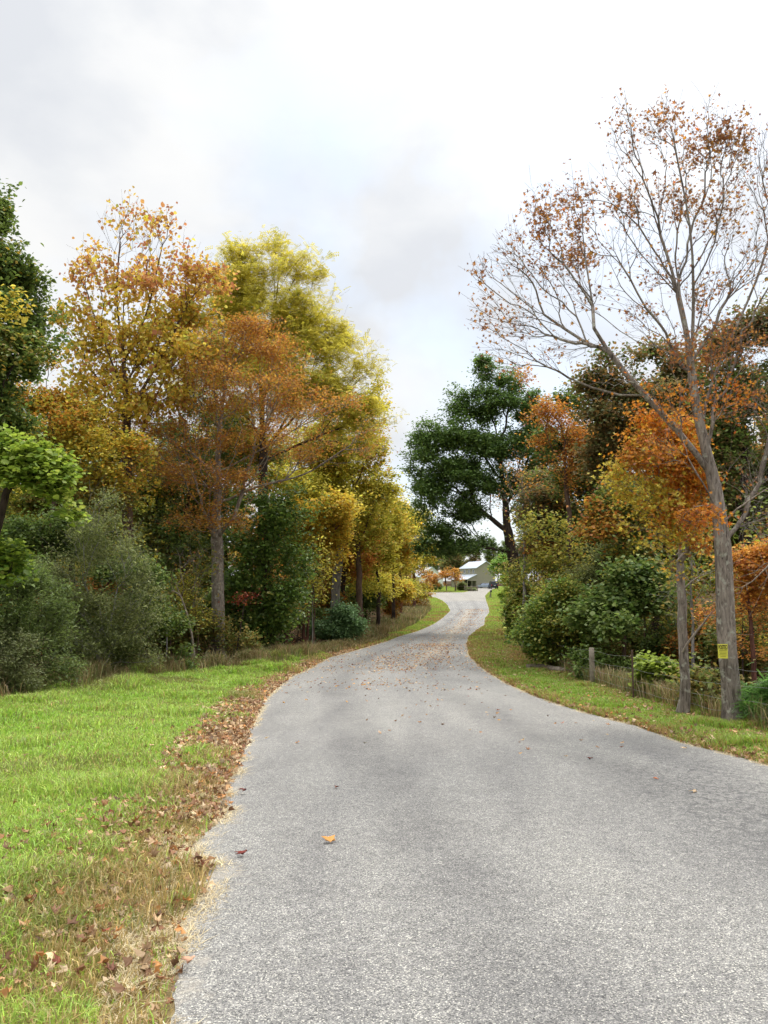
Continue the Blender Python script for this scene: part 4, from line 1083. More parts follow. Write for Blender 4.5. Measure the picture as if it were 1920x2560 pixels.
make_tree('light_green_tree', 'light green small tree hiding the right corner of the olive house', 'tree', [(1280, 1495), (1274, 1460)], 150,
          [(1240, 1418, 20, 18), (1262, 1408, 24, 24), (1268, 1435, 20, 18), (1285, 1440, 24, 30)], 1000, 10, 'oval', [(118, 150, 62), (140, 170, 76), (104, 136, 56)], .3, .12, r_tip=.01, seed=56, thin=.3)
make_tree('redbud_sapling', 'bright green heart-leaved bush behind the wire fence', 'bush', [(1660, 1760), (1655, 1700)], 17,
          [(1640, 1670, 45, 25), (1670, 1690, 50, 28), (1620, 1700, 40, 22), (1600, 1680, 30, 20, 0, .7)], 420, 7, 'round', BRG, .1, .03, r_tip=.003, seed=57, shrub=True, part='stem', thin=.3, up=.8, spread=.14)
make_tree('fern_shrub', 'dark green leafy shrub right of the signed maple at the right border', 'shrub', [(1915, 1830), (1915, 1790)], 12.4,
          [(1890, 1760, 35, 30), (1930, 1740, 45, 40), (1940, 1800, 50, 35), (1900, 1800, 30, 25)], 520, 10, 'spray', [(82, 120, 52), (104, 142, 66), (70, 104, 48)], .12, .03, r_tip=.003, seed=58, shrub=True, part='stem', thin=.25, up=.6, spread=.12)
make_tree('leafy_undergrowth', 'low leafy bush between the fence and the slim maple', 'bush', [(1780, 1790), (1780, 1760)], 14.5,
          [(1760, 1760, 30, 25), (1740, 1700, 30, 30, 0, .7), (1800, 1720, 25, 40, 0, .6)], 300, 7, 'oval', MIXD, .08, .02, r_tip=.003, seed=59, shrub=True, part='stem', thin=.25)
make_tree('hollow_shrub', 'dark green shrub inside the shady hollow behind the fence', 'shrub', [(1500, 1700), (1500, 1670), (1500, 1640)], 22,
          [(1480, 1660, 45, 25), (1540, 1670, 45, 22), (1590, 1680, 40, 20, 0, .7)], 600, 9, 'oval', DKG, .09, .03, r_tip=.003, seed=60, shrub=True, part='stem', thin=.3)

# ---- around the junction
make_tree('orange_yard_tree', 'small bright orange tree in the yard left of the olive house', 'tree', [(1138, 1477), (1138, 1462)], 198,
          [(1125, 1430, 24, 16), (1142, 1443, 20, 15), (1105, 1438, 18, 12, 0, 1), (1082, 1440, 20, 15, 0, 1.2), (1070, 1452, 22, 14, 0, 1.2), (1095, 1457, 20, 9, 0, .8)], 800, 6, 'oval', [(200, 152, 74), (190, 136, 66), (204, 172, 80)], .26, .12, r_tip=.01, seed=70, thin=.3)
make_tree('brown_yard_tree', 'tall brownish green tree behind the orange yard tree', 'tree', [(1130, 1470), (1130, 1440)], 240,
          [(1135, 1400, 26, 26), (1120, 1420, 20, 22), (1148, 1420, 18, 24), (1135, 1380, 18, 18)], 900, 9, 'oval', BRNG + MIXD, .4, .25, r_tip=.015, seed=71, thin=.3)
make_tree('yard_shrub', 'grey-green yard shrub at the porch of the olive house', 'shrub', [(1160, 1479), (1160, 1465)], 200,
          [(1158, 1466, 11, 13), (1150, 1470, 7, 9)], 420, 9, 'oval', OLV, .22, .06, r_tip=.01, seed=72, shrub=True, part='stem', thin=.2)
make_tree('dark_yard_shrub', 'dark green round shrub at the left end of the yard fence', 'shrub', [(1087, 1477), (1087, 1465)], 204,
          [(1087, 1467, 10, 11), (1100, 1466, 6, 9)], 420, 9, 'oval', DKG, .22, .06, r_tip=.01, seed=73, shrub=True, part='stem', thin=.2)
make_tree('hedge', 'low clipped bushes behind the rail fence', 'bush', [(1178, 1480), (1178, 1474)], 199,
          [(1170, 1475, 9, 4.5), (1183, 1475, 8, 4.5)], 300, 9, 'oval', GRN, .18, .04, r_tip=.01, seed=74, shrub=True, part='stem', thin=.15)

#@@BACK
# ---- woodland behind: prototypes copied
protos = []
for i, (pl, bk, nm, desc) in enumerate([
        (DKG + MIXD[:1], BARK_DARK, 'woodland_tree', 'dark green'), (YELG, BARK_BROWN, 'woodland_tree', 'yellow-green'),
        (ORA + YEL, BARK_BROWN, 'woodland_tree', 'orange'), (BRNG + DKG[:2], BARK_DARK, 'woodland_tree', 'brownish green'), (GRN + YELG[:1], BARK_PALE, 'woodland_tree', 'green')]):
    g_ = np.random.default_rng(200 + i)
    # build at a reference spot: use pixel coordinates at D=60
    D0 = 60; k = F / D0
    cx, gy = 300 - 40 * i, 1556
    lob = []
    for j in range(11):
        a = g_.random() * 6.28; hgt = 4.5 + 8 * g_.random(); rr = (2.6 - .14 * abs(hgt - 7)) * g_.random() ** .5
        lob.append((cx + math.cos(a) * rr * k, gy - hgt * k, (1.9 - .06 * hgt) * k, (1.6 - .04 * hgt) * k, math.sin(a) * rr))
    lob.append((cx, gy - 13 * k, 1.1 * k, 1.3 * k, 0))
    t = make_tree(nm, desc, 'tree', [(cx, gy), (cx + 3, gy - 5 * k), (cx, gy - 10 * k)], D0, lob, 1500, 12, 'simple', pl, .19, .2, r_tip=.006, seed=210 + i, bark=bk, thin=.34)
    protos.append((t, desc))
shr = []
for i, (pl, desc) in enumerate([(DKG, 'dark green'), (MIXD, 'yellowing green'), (RUST + MIXD[:2], 'rusty')]):
    D0 = 60; k = F / D0; cx, gy = 100 - 40 * i, 1556; g_ = np.random.default_rng(300 + i); lob = []
    for j in range(6):
        a = g_.random() * 6.28; rr = 1.2 * g_.random(); h_ = .5 + 1.6 * g_.random()
        lob.append((cx + math.cos(a) * rr * k, gy - h_ * k, .8 * k, .6 * k, math.sin(a) * rr))
    t = make_tree('forest_shrub', desc, 'shrub', [(cx, gy), (cx, gy - .8 * k)], D0, lob, 700, 10, 'simple', pl, .14, .05, r_tip=.005, seed=310 + i, shrub=True, part='stem', thin=.3)
    shr.append((t, desc))
gb = np.random.default_rng(77)
used = set()


def put(i, x, y, s, lst, where, grp):
    root, desc = lst[i]
    kind = 'woodland tree' if lst is protos else 'forest shrub'
    label = f'{desc} {kind} {where}'
    loc = (x, y, ground_z(x, y) - .05); rz = gb.random() * 6.28
    key = (kind, i)
    if key not in used:
        used.add(key); root.location = loc; root.rotation_euler = (0, 0, rz); root.scale = (s, s, s); root['label'] = label; root['group'] = grp
        return
    copy_tree(root, loc, rz, s, label, grp)


LW, RW, FW = 'deep in the woods left of the road', 'deep in the woods right of the road', 'on the far side of the yard behind the houses'
# left wood
for k in range(46):
    y = 34 + 46 * gb.random(); x = xl(y) - lawn_edge(y) - 3.5 - gb.random() * (6 + y * .45)
    if x / y > -.02: continue
    if y < 60: put([0, 1, 3, 4, 0, 3, 2, 4][k % 8], x - 1, y, .7 + .25 * gb.random(), protos, LW, 'trees deep in the woods left of the road')
    else: put([1, 3, 4, 2, 0][k % 5], x - 1, y, .6 + .2 * gb.random(), protos, LW, 'trees deep in the woods left of the road')
for k in range(60):
    y = 27 + 40 * gb.random(); x = xl(y) - lawn_edge(y) - 1.8 - gb.random() * (4 + y * .35)
    put(k % 3 if k % 4 else 0, x, y, .7 + .6 * gb.random(), shr, LW, 'shrubs in the woods left of the road')
for k in range(14):
    y = 17 + 9 * gb.random(); x = -y * .5 - 2.5 - 4 * gb.random()
    put(k % 2, x, y, .7 + .5 * gb.random(), shr, 'at the shady left edge of the woods', 'shrubs at the shady left edge of the woods')
# right wood
for k in range(60):
    y = 22 + 60 * gb.random(); x = xr(y) + verge_w(y) + 5 + gb.random() * (10 + y * .4) + max(0, (y - 38)) * .10
    put([0, 3, 4, 0, 1, 3, 2][k % 7], x, y, (.55 + .004 * y) + .15 * gb.random(), protos, RW, 'trees deep in the woods right of the road')
for k in range(95):
    y = 17 + 50 * gb.random(); x = xr(y) + verge_w(y) + (2.2 if y < 26 else 1.3) + gb.random() * (4 + y * .3)
    put(k % 3, x, y, .55 + .5 * gb.random(), shr, RW, 'shrubs in the woods right of the road')
for k in range(16):
    y = 70 + 95 * gb.random(); x = xr(y) + 9.5 + gb.random() * 6
    put([0, 1, 0][k % 3], x, y, .7 + .6 * gb.random(), shr, 'beside the drive beyond the far bend', 'shrubs beside the drive beyond the far bend')
for k in range(12):
    y = 80 + 90 * gb.random(); x = xr(y) + 10 + gb.random() * 22
    put([4, 0, 3][k % 3], x, y, .6 + .25 * gb.random(), protos, 'beyond the far bend right of the drive', 'trees beyond the far bend right of the drive')
for k in range(16):
    y = 88 + 75 * gb.random(); x = xl(min(y, 120)) - 7 - gb.random() * 22
    put([1, 2, 3, 1][k % 4], x, y, .5 + .2 * gb.random(), protos, 'beyond the bend left of the junction', 'trees beyond the bend left of the junction')
# thin saplings tangled in the brush
for side, ysr, grp in ((1, (17, 36), 'thin saplings in the brush right of the road'), (-1, (26, 40), 'thin saplings at the wood edge left of the road')):
    base_s = None
    for v_ in range(3):
        D0 = 30; k = F / D0; cx = 700 + 40 * v_; gy = 1655
        t = make_tree('thin_sapling', '', 'sapling', [(cx, gy), (cx + 8, gy - 1.4 * k), (cx - 5, gy - 3.2 * k)], D0,
                      [(cx - 5, gy - 3.2 * k, .9 * k, .9 * k), (cx + .5 * k, gy - 2.2 * k, .7 * k, .5 * k, .2), (cx - .5 * k, gy - 4.2 * k, .5 * k, .8 * k, -.2)], 260, 2.2, 'oval',
                      [MIXD + YELG[:2], ORA + MIXD, YELG][v_], .1, .035, r_tip=.004, seed=400 + v_ + 10 * side, thin=.2, flat=1.2, bark=[BARK_PALE, BARK_DARK, BARK_BROWN][v_])
        desc = ['thin pale-stemmed sapling with a few green leaves', 'thin dark-stemmed sapling with orange and green leaves', 'thin brown-stemmed sapling with yellow leaves'][v_]
        where = ' in the brush right of the road' if side > 0 else ' at the wood edge left of the road'
        for q_ in range(8 if side > 0 else 6):
            y = ysr[0] + (ysr[1] - ysr[0]) * gb.random()
            x = xr(y) + verge_w(y) + .8 + gb.random() * 4 if side > 0 else xl(y) - lawn_edge(y) - .6 - gb.random() * 5
            loc = (x, y, ground_z(x, y) - .03); rz = gb.random() * 6.28; sc_ = .6 + .6 * gb.random()
            if q_ == 0:
                t.location = loc; t.rotation_euler = (0, 0, rz); t.scale = (sc_,) * 3; t['label'] = desc + where; t['group'] = grp
            else: copy_tree(t, loc, rz, sc_, desc + where, grp)
# behind the houses
for k in range(64):
    y = 262 + 50 * gb.random(); x = -50 + 130 * (k + gb.random()) / 64
    put([0, 3, 0, 4, 0][k % 5], x, y, 1.0 + .3 * gb.random(), protos, FW, 'trees behind the houses')

#@@PROPS
# ------------------------------------------------------------------ house
SIDING = plain('olive_siding', lin((142, 137, 118)), .85, noise=.06, scale=1.5)
METAL = plain('pale_metal_roof', lin((206, 212, 220)), .4, metal=.35, noise=.05, scale=2.)
DARK = plain('dark_glass_and_shade', lin((38, 42, 46)), .15, spec=.6)  # window glass, also the dark panel painted as porch shade
TRIM = plain('white_trim', lin((206, 204, 196)), .6)
WHITE = plain('white_siding', lin((222, 222, 218)), .7, noise=.04)
WOODG = plain('weathered_wood', lin((128, 118, 104)), .9, noise=.3, scale=12., bump=.5)
BRICK = plain('chimney_brick', lin((150, 130, 116)), .9, noise=.2, scale=6.)

hp = W(1192, 1470, 226); hz = ground_z(hp[0], hp[1])
WG, LL, HE, HR = 6.6, 8.5, 5.95, 7.8
hs = empty('house', (hp[0], hp[1], hz), 'two-storey olive house with a pale metal roof and lean-to porch', 'house', rz=R(28))
# local frame: +x to the right along the gable face (toward camera), +y away from camera; front-left corner of gable at origin
b = MB()
b.prism([(0, -.4), (WG, -.4), (WG, HE), (WG / 2, HR), (0, HE)], 0, LL); b.build('wall', SIDING, hs)
roof = MB(); t_ = .14; ov = .35
sl = (HR - HE) / (WG / 2)
for sx in (0, 1):
    a0 = (-ov, HE - ov * sl + .02); a1 = (WG / 2, HR + .02)
    pl = [a0, a1, (a1[0], a1[1] + t_), (a0[0], a0[1] + t_)]
    if sx: pl = [(WG - x_, z_) for x_, z_ in pl][::-1]
    roof.prism(pl, -ov, LL + ov)
ro = roof.build('roof', METAL, hs)
b = MB()
for j in range(1, 18):
    y_ = -ov + j * (LL + 2 * ov) / 18
    b.prism([(-ov, HE - ov * sl + .02 + t_), (WG / 2, HR + .02 + t_), (WG / 2, HR + .07 + t_), (-ov, HE - ov * sl + .07 + t_)], y_ - .02, y_ + .02)
b.build('seam', METAL, ro)
MB().box(WG * .62, WG * .62 + .7, 5.2, 5.9, HE, HR + .75).build('chimney', BRICK, ro)
# lean-to porch on the left (-x) side
PW = 3.3
b = MB(); b.prism([(-PW - .3, 2.45), (0 - .002, 3.95), (-.002, 4.07), (-PW - .3, 2.57)], -.3, LL + .3); b.build('porch_roof', METAL, hs)
b = MB(); b.prism([(-PW, 2.1), (-.003, 2.1), (-.003, 3.93), (-PW, 2.56)], .0, .1); b.build('porch_gable', SIDING, hs)
b = MB(); b.box(-PW, -.003, LL * .45, LL * .45 + .1, -.3, 2.5); b.build('porch_shade_panel', DARK, hs)  # dark panel: shade inside the open porch put in as colour
b = MB(); b.box(-PW, -PW + .14, LL * .2, LL, -.3, 2.55); b.build('porch_side', SIDING, hs)
for x_, y_ in ((-PW + .07, .07), (-PW / 2, .07), (-.15, .07)):
    MB().box(x_ - .07, x_ + .07, y_ - .05, y_ + .09, -.3, 2.099).build('porch_post', SIDING, hs)
for y_ in (1.6, 3.9, 6.2):
    w_ = MB().box(-.05, -.002, y_ - .42, y_ + .42, 4.35, 5.45).build('window', TRIM, hs)
    MB().box(-.062, -.051, y_ - .34, y_ - .03, 4.42, 5.38).box(-.062, -.051, y_ + .03, y_ + .34, 4.42, 5.38).build('pane', DARK, w_)
b = MB()
for z_ in np.arange(.6, HE, .6):
    b.box(0, WG, -.012, -.001, z_, z_ + .02)
b.build('siding_lap', SIDING, hs)
b = MB(); b.box(-.04, .07, -.05, -.013, -.3, HE); b.box(-.06, -.041, -.05, .1, -.3, HE)
b.build('corner_board', SIDING, hs)

hp2 = W(1080, 1466, 232)
h2 = empty('house', (hp2[0], hp2[1], ground_z(hp2[0], hp2[1])), 'white gabled house half hidden behind the orange tree at the junction', 'house', rz=R(8))
b = MB(); b.prism([(-3.5, -.5), (3.5, -.5), (3.5, 3.3), (0, 6.0), (-3.5, 3.3)], 0, 9); b.build('wall', WHITE, h2)
b = MB()
for s_ in (-1, 1):
    pl = [(s_ * 3.9, 3.0), (0, 6.02), (0, 6.16), (s_ * 3.9, 3.14)]
    b.prism(pl if s_ < 0 else pl[::-1], -.35, 9.3)
b.build('roof', METAL, h2)
for x_ in (-1.6, 1.4):
    w_ = MB().box(x_ - .5, x_ + .5, -.05, -.002, 1.2, 2.5).build('window', TRIM, h2)
    MB().box(x_ - .42, x_ + .42, -.06, -.051, 1.28, 2.42).build('pane', DARK, w_)
w_ = MB().box(-.45, .45, -.05, -.002, 3.9, 4.9).build('window', TRIM, h2); MB().box(-.37, .37, -.06, -.051, 3.98, 4.82).build('pane', DARK, w_)
dr_ = MB().box(-.1, .85, -.05, -.002, -.3, 2.1).build('door', SIDING, h2)


# ------------------------------------------------------------------ vehicles
def vehicle(name, label, cat, px, py, D, rz, body_col, L_, W_, H_, suv):
    p = W(px, py, D); z = ground_z(p[0], p[1])
    z = max(z, float(prof(p[1])) + .02)
    root = empty(name, (p[0], p[1], z), label, cat, rz=rz)
    paint = plain(name + '_paint', body_col, .25, metal=.3, spec=.6)
    tyre = plain(name + '_tyre', (.02, .02, .02), .9); rimm = plain(name + '_rim', (.45, .45, .47), .3, metal=.8)
    redl = plain(name + '_lamp', (.45, .03, .02), .3)
    h1 = H_ * .56; g0 = .28
    a = L_ / 2
    if suv: side = [(-a, g0 + .1), (-a + .03, h1), (-a + .12, h1 + .05), (-a + .22, H_ - .05), (-a + .5, H_), (a * .35, H_), (a * .56, h1 + .06), (a - .15, h1 - .08), (a, h1 - .2), (a, g0 + .1), (a - .2, g0), (-a + .2, g0)]
    else: side = [(-a, g0 + .12), (-a + .02, h1 - .02), (-a + .12, h1 + .06), (-a + .45, H_ - .04), (-a + .8, H_), (a * .2, H_), (a * .5, h1 + .04), (a - .2, h1 - .08), (a, h1 - .22), (a, g0 + .12), (a - .2, g0), (-a + .2, g0)]
    # cross-section with tumblehome
    v = []; f = []; n = len(side)
    for s_ in (-1, 1):
        for x_, z_ in side:
            wy = W_ / 2 * (1 - (.16 if z_ > h1 + .08 else 0) * (z_ - h1) / (H_ - h1))
            v.append((x_, s_ * wy, z_))
    f.append(list(range(n))); f.append([n + i for i in reversed(range(n))])
    for i in range(n):
        j = (i + 1) % n; f.append([j, i, n + i, n + j])
    m = MB(); m.v = v; m.f = f; bo = m.build('body', paint, root, bevel=.05)
    gl = DARK
    # glass: side windows, rear window, windscreen set just proud
    for s_ in (-1, 1):
        q = MB(); y1 = s_ * (W_ / 2 * .965 + .012); y2 = s_ * (W_ / 2 * .86 + .012)
        x0_, x1_ = -a + .42, a * .46; zt = H_ - .12; zb = h1 + .07
        q.v = [(x0_, y1, zb), (x1_, y1, zb), (a * .3, y2, zt), (x0_ + .2, y2, zt)]
        q.v += [(x_, y_ - s_ * .05, z_) for x_, y_, z_ in q.v]
        q.f = [[0, 1, 2, 3], [7, 6, 5, 4], [0, 4, 5, 1], [1, 5, 6, 2], [2, 6, 7, 3], [3, 7, 4, 0]]
        q.build('side_window', gl, root)
    xr0 = -a + (.1 if suv else .14); xr1 = -a + (.24 if suv else .46)
    for nm, xa, xb in (('rear_window', xr0 - .02, xr1 - .03), ('windscreen', a * .54 + .04, a * .36 + .03)):
        q = MB(); zb, zt = h1 + .1, H_ - .1; w1, w2 = W_ * .43, W_ * .37; dx = .05 if xa < 0 else -.05
        q.v = [(xa, -w1, zb), (xa, w1, zb), (xb, w2, zt), (xb, -w2, zt)]; q.v += [(x_ + dx, y_, z_) for x_, y_, z_ in q.v]
        q.f = [[0, 1, 2, 3], [7, 6, 5, 4], [0, 4, 5, 1], [1, 5, 6, 2], [2, 6, 7, 3], [3, 7, 4, 0]]
        q.build(nm, gl, root)
    for s_ in (-1, 1):
        MB().box(-a - .02, -a + .05, s_ * W_ * .44 - .09, s_ * W_ * .44 + .09, h1 - .32, h1 - .02).build('tail_lamp', redl, root)
        MB().box(a - .06, a + .02, s_ * W_ * .36 - .16, s_ * W_ * .36 + .16, h1 - .42, h1 - .26).build('headlight', TRIM, root)
        for x_ in (-a * .62, a * .62):
            wh = empty('wheel', (x_, s_ * (W_ / 2 - .12), .34), None, None); wh.parent = root
            MB().tube([(0, -.11, 0), (0, .11, 0)], .34, 18).build('tyre', tyre, wh, smooth=False)
            MB().tube([(0, -.12, 0), (0, .12, 0)], .2, 12).build('rim', rimm, wh)
    MB().box(-a - .06, -a + .1, -W_ * .46, W_ * .46, g0 + .05, g0 + .28).build('bumper', tyre if suv else paint, root)
    MB().box(-a - .035, -a, -.26, .26, h1 - .3, h1 - .16).build('number_plate', TRIM, root)
    return root


vehicle('parked_car', 'silver-blue car parked at the corner of the olive house', 'car', 1212, 1470, 224, R(150), lin((150, 160, 178)), 4.5, 1.8, 1.45, False)
vehicle('parked_suv', 'black sport utility vehicle parked on the drive in front of the silver-blue car', 'car', 1233, 1470, 217, R(93), lin((26, 30, 40)), 4.7, 2.0, 2.15, True)


# ------------------------------------------------------------------ yard fence, mailbox
def gp(px, D):
    x = (px - 960) / F * D / CP
    return np.array([x, D, ground_z(x, D)])


yf = gp(1087, 200); root = empty('rail_fence', yf, 'grey post and rail fence along the front of the yard', 'fence')
fp = [gp(p_, 200 - .02 * (p_ - 1087)) for p_ in (1092, 1115, 1138, 1160, 1176, 1191)]
for q in fp:
    MB().box(-.13, .13, -.13, .13, -.2, 1.45).build('post', WOODG, root, loc=tuple(q - yf))
for i in range(len(fp) - 1):
    a_, b_ = fp[i] - yf, fp[i + 1] - yf
    for h_ in ((1.15, .7, .3) if i >= 3 else (1.2,)):
        MB().tube([tuple(a_ + (0, -.15, h_)), tuple(b_ + (0, -.15, h_))], .09 if i >= 3 else .04, 6).build('rail', WOODG, root)

mb = W(1227, 1493, 152); mb[2] = ground_z(mb[0], mb[1])
root = empty('mailbox', mb, 'dark mailbox on a wooden post beside the grass patch', 'mailbox')
MB().box(-.07, .07, -.07, .07, -.2, 1.05).box(-.07, .07, -.45, .25, .93, 1.0).build('post', WOODG, root)
b = MB(); pr = [(-.14, 1.06), (.14, 1.06), (.14, 1.24)] + [(.14 * math.cos(a_), 1.24 + .14 * math.sin(a_)) for a_ in np.linspace(.3, 2.84, 7)] + [(-.14, 1.24)]
b.prism(pr, -.5, .1); b.build('box', plain('mailbox_black', (.03, .03, .032), .4), root)
MB().box(.15, .165, -.2, -.15, 1.15, 1.5).box(.15, .165, -.3, -.15, 1.42, 1.5).build('flag', plain('flag_red', (.4, .03, .02), .5), root)
MB().tube([(-.35, 0, -.2), (0, 0, .9)], .05, 6).build('brace', WOODG, root)
root.scale = (1.25, 1.25, 1.1)

# ------------------------------------------------------------------ roadside wire fence
WIRE = plain('wire', lin((150, 150, 146)), .5, metal=.6)
RUSTM = plain('rusty_steel', lin((92, 74, 62)), .8, noise=.3, scale=20.)
def fpt(px, D):
    x = (px - 960) / F * D / CP; return np.array([x, D, ground_z(x, D)])
pts_f = [fpt(1372, 26.5), fpt(1470, 20.2), fpt(1569, 16.8), fpt(1712, 13.85), fpt(1822, 12.42), fpt(1990, 11.2)]
o0 = pts_f[1]
root = empty('wire_fence', o0, 'wire strand fence with a grey wooden post along the right verge', 'fence')
b = MB(); nn = 12
for i in range(9):
    pass
b.tube([(0, 0, -.3), (0.005, 0, .3), (-.005, .0, .7), (0, 0, .97)], [.075, .07, .068, .064], 10); b.build('wooden_post', WOODG, root, smooth=True)
for q in (pts_f[2],):
    c_ = q - o0
    MB().box(c_[0] - .02, c_[0] + .02, c_[1] - .006, c_[1] + .006, c_[2] - .3, c_[2] + 1.05).box(c_[0] - .004, c_[0] + .004, c_[1] + .0062, c_[1] + .03, c_[2] - .3, c_[2] + 1.05).build('metal_post', RUSTM, root)
c_ = pts_f[0] - o0
MB().tube([(c_[0], c_[1], c_[2] - .3), (c_[0], c_[1], c_[2] + 1.0)], .05, 8).build('wooden_post', WOODG, root)
for h_ in (.22, .42, .65, .9):
    pp = []
    for i in range(len(pts_f) - 1):
        a_, b_ = pts_f[i] - o0, pts_f[i + 1] - o0
        for t in np.linspace(0, 1, 8)[:-1]:
            q = a_ * (1 - t) + b_ * t; q = q + (0, -.07, h_ - .02 * 4 * t * (1 - t) + .01 * math.sin(9 * t + h_ * 20 + i)); pp.append(tuple(q))
    MB().tube(pp, .0024, 4, caps=False).build('wire', WIRE, root)

# fallen log, dead limbs
lg = fpt(1360, 25.5)
root = MB().tube([(-.55, .5, .1), (-.2, .2, .13), (.3, -.35, .10), (.75, -.9, .06)], [.11, .12, .10, .07], 10).build('fallen_log', DEADWOOD, smooth=True, loc=tuple(lg + (0, 0, 0)))
tag(root, 'pale weathered log lying on the leaf litter left of the wooden fence post', 'log')
gd = np.random.default_rng(8)


def dead_branch(label, pix, D, r0, seed):
    pts3 = [W(p[0], p[1], D + (p[2] if len(p) > 2 else 0)) for p in pix]
    g = np.random.default_rng(seed); ln = polyline(pts3, .12, .008, g)
    end = ln[len(ln) // 2:]; tips = end[g.integers(0, len(end), 40)] + g.normal(size=(40, 3)) * .25
    pos, par, M0 = grow([ln], tips, bf=.3, kdown=0)
    V, Fc, _, _ = wood(pos, par, M0, r0, .003, g, 6, 0, 0)
    o = mesh_np('dead_branch', V, Fc, DEADWOOD, smooth=True, loc=ln[0])
    tag(o, label, 'branch', 'pale dead branches beside the maples')


dead_branch('crooked pale dead branch rising from the slim maple trunk toward the orange leaves', [(1706, 1630, -.1), (1725, 1600, -.2), (1750, 1570, -.3), (1790, 1510, -.4)], 14, .022, 1)
dead_branch('pale dead branch angled up from behind the slim maple under the golden leaves', [(1712, 1470, .2), (1745, 1440, .1), (1790, 1420, 0)], 14, .016, 2)
dead_branch('bare grey branch reaching right from the signed maple at the right border', [(1815, 1300, -.1), (1860, 1260, -.3), (1930, 1215, -.6)], 12.6, .02, 3)
dead_branch('long bare branch sloping down right of the signed maple', [(1960, 1370, -.2), (1900, 1440, -.1), (1860, 1470, 0), (1830, 1480, .1)], 12.8, .02, 4)

# ------------------------------------------------------------------ signs
YS = plain('yellow_sign_paper', lin((226, 218, 84)), .6, noise=.06, scale=8.); INK = plain('black_ink', (.015, .015, .015), .7)


def me_dim(me):
    xs_ = [v.co.x for v in me.vertices]; return max(xs_) - min(xs_)


def sign(label, px, py, D, w, h, text, lines):
    c = W(px, py, D)
    root = empty('warning_sign', c, label, 'sign', rz=R(-12))
    n = 8; V = []; Fc = []
    for k_, yo in enumerate((0, .003)):
        for j in range(n + 1):
            for i in range(n + 1):
                u, v = i / n - .5, j / n - .5
                V.append((u * w * (1 + .05 * v) + .03 * w * v * v, yo - .012 * math.cos(u * 3) - .006 * math.sin(v * 5 + 1) * (v < 0), v * h))
    m_ = (n + 1) ** 2
    for j in range(n):
        for i in range(n):
            a_ = j * (n + 1) + i
            Fc.append([a_, a_ + 1, a_ + n + 2, a_ + n + 1]); Fc.append([m_ + a_ + n + 1, m_ + a_ + n + 2, m_ + a_ + 1, m_ + a_])
    mesh_np('board', np.array(V), np.array(Fc), YS, smooth=True, parent=root)
    if text:
        cu = bpy.data.curves.new('lettering', 'FONT'); cu.body = text; cu.size = h * .44; cu.align_x = 'CENTER'; cu.extrude = .001; cu.offset = .0016
        cu.materials.append(INK)
        t0_ = bpy.data.objects.new('lettering', cu); me_ = bpy.data.meshes.new_from_object(t0_); bpy.data.objects.remove(t0_)
        o = bpy.data.objects.new('lettering', me_); COL.objects.link(o); o.parent = root
        o.location = (0, -.021, h * .14); o.rotation_euler = (R(90), 0, 0); o.scale = (w * .9 / me_dim(me_), 1, 1)
    b = MB()
    for k_ in range(lines):
        z_ = h * (.05 - .5 * k_ / lines); ww = w * [.40, .42, .36, .42, .30, .4][k_ % 6]
        b.box(-ww, ww, -.0205, -.0195, z_ - h * .01, z_ + h * .01)
    if lines: b.build('small_print', INK, root)


sign('yellow posted sign with black lettering nailed to the maple trunk', 1807, 1628, 12.30, .145, .225, 'POSTED', 5)
sign('tiny yellow sign on a dark trunk in the roadside brush', 1339, 1562, 33, .28, .2, '', 2)

# ------------------------------------------------------------------ light and sky
SUN_EL, SUN_AZ = 52, 38      # azimuth to the right of the view direction (+Y)
sd = bpy.data.lights.new('sun', 'SUN'); sd.energy = 2.7; sd.angle = R(22); sd.color = (1.0, .95, .88)
so = bpy.data.objects.new('sun', sd); COL.objects.link(so)
dv = Vector((math.sin(R(SUN_AZ)) * math.cos(R(SUN_EL)), math.cos(R(SUN_AZ)) * math.cos(R(SUN_EL)), math.sin(R(SUN_EL))))
so.rotation_euler = dv.to_track_quat('Z', 'Y').to_euler(); so.location = (0, 0, 50)

w = bpy.data.worlds.new('World'); sc.world = w; w.use_nodes = True
nt = w.node_tree; nt.nodes.clear(); L = nt.links.new
out = N(nt, 'ShaderNodeOutputWorld'); bg = N(nt, 'ShaderNodeBackground'); bg.inputs['Strength'].default_value = .1
sky = N(nt, 'ShaderNodeTexSky', sky_type='NISHITA', sun_disc=False, sun_elevation=R(SUN_EL), sun_rotation=R(SUN_AZ))
tc = N(nt, 'ShaderNodeTexCoord')
mp = N(nt, 'ShaderNodeMapping'); mp.inputs['Scale'].default_value = (1, 1, 1.7); mp.inputs['Location'].default_value = (.3, .0, .15); L(tc.outputs['Generated'], mp.inputs[0])
n1 = N(nt, 'ShaderNodeTexNoise', i_Scale=3.8, i_Detail=7.0, i_Roughness=.5, i_Distortion=.15); L(mp.outputs[0], n1.inputs['Vector'])
mp2 = N(nt, 'ShaderNodeMapping'); mp2.inputs['Location'].default_value = (4.1, 2.2, 7.7); L(tc.outputs['Generated'], mp2.inputs[0])
n2 = N(nt, 'ShaderNodeTexNoise', i_Scale=2.9, i_Detail=5.0, i_Roughness=.5, i_Distortion=.3); L(mp2.outputs[0], n2.inputs['Vector'])
clr = ramp(nt, [(.36, (.78, .805, .85)), (.46, (.85, .87, .90)), (.55, (.935, .945, .955)), (.7, (1., 1., .99))]); L(n1.outputs['Fac'], clr.inputs[0])
cl = N(nt, 'ShaderNodeVectorMath', operation='SCALE'); L(clr.outputs[0], cl.inputs[0]); cl.inputs['Scale'].default_value = 10.0
mask = ramp(nt, [(.50, 0.0), (.68, .62)]); L(n2.outputs['Fac'], mask.inputs[0])
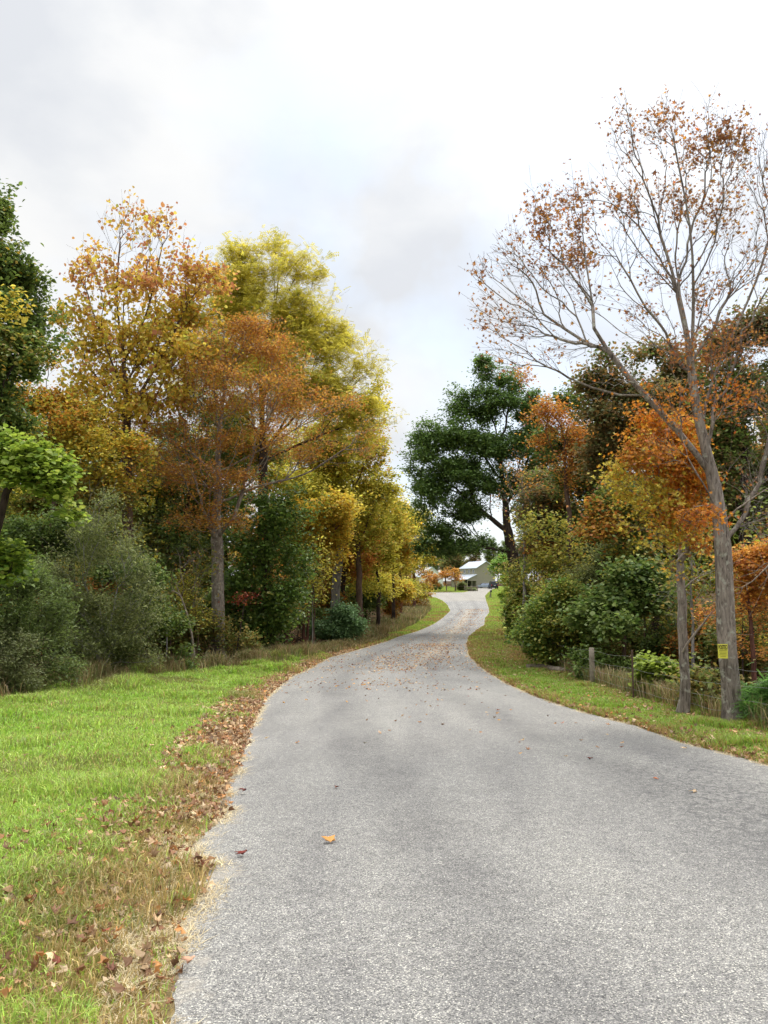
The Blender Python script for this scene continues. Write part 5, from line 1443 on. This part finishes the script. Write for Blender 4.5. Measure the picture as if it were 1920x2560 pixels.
bluec = N(nt, 'ShaderNodeMixRGB', blend_type='ADD'); bluec.inputs[0].default_value = 1.0; L(sky.outputs[0], bluec.inputs[1]); bluec.inputs[2].default_value = (6.1, 6.95, 7.8, 1)
mx = N(nt, 'ShaderNodeMixRGB'); L(mask.outputs[0], mx.inputs[0]); L(cl.outputs[0], mx.inputs[1]); L(bluec.outputs[0], mx.inputs[2])
# thick cloud is brighter overhead and toward the sun
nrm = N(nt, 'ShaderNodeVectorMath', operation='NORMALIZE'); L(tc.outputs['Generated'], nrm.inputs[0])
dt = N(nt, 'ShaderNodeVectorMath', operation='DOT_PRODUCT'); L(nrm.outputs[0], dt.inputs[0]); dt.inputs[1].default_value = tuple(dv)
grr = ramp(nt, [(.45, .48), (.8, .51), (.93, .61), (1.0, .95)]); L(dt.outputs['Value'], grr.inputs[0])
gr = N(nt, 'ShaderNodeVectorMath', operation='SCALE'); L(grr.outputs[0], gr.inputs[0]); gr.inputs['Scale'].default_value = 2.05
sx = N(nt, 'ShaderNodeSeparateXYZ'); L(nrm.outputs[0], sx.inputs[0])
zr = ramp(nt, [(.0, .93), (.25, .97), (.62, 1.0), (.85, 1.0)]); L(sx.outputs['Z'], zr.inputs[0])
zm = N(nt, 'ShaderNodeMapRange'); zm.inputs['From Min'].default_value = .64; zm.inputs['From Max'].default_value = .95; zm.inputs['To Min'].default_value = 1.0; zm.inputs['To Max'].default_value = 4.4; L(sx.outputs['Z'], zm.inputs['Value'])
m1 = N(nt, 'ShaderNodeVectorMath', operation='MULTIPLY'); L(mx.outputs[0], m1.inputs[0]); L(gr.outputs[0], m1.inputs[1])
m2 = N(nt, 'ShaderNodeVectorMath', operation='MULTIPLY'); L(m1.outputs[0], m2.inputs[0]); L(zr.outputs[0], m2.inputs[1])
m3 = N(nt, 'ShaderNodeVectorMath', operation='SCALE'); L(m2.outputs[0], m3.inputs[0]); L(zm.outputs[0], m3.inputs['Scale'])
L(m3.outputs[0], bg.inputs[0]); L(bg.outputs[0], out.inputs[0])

sc.view_settings.view_transform = 'Standard'; sc.view_settings.look = 'None'; sc.view_settings.exposure = 0; sc.view_settings.gamma = 1
sc.render.engine = 'CYCLES'
sc.cycles.max_bounces = 5; sc.cycles.diffuse_bounces = 3; sc.cycles.transmission_bounces = 3; sc.cycles.glossy_bounces = 2
sc.cycles.use_denoising = True; sc.cycles.use_adaptive_sampling = True; sc.cycles.adaptive_threshold = .015
sc.cycles.sample_clamp_indirect = 6
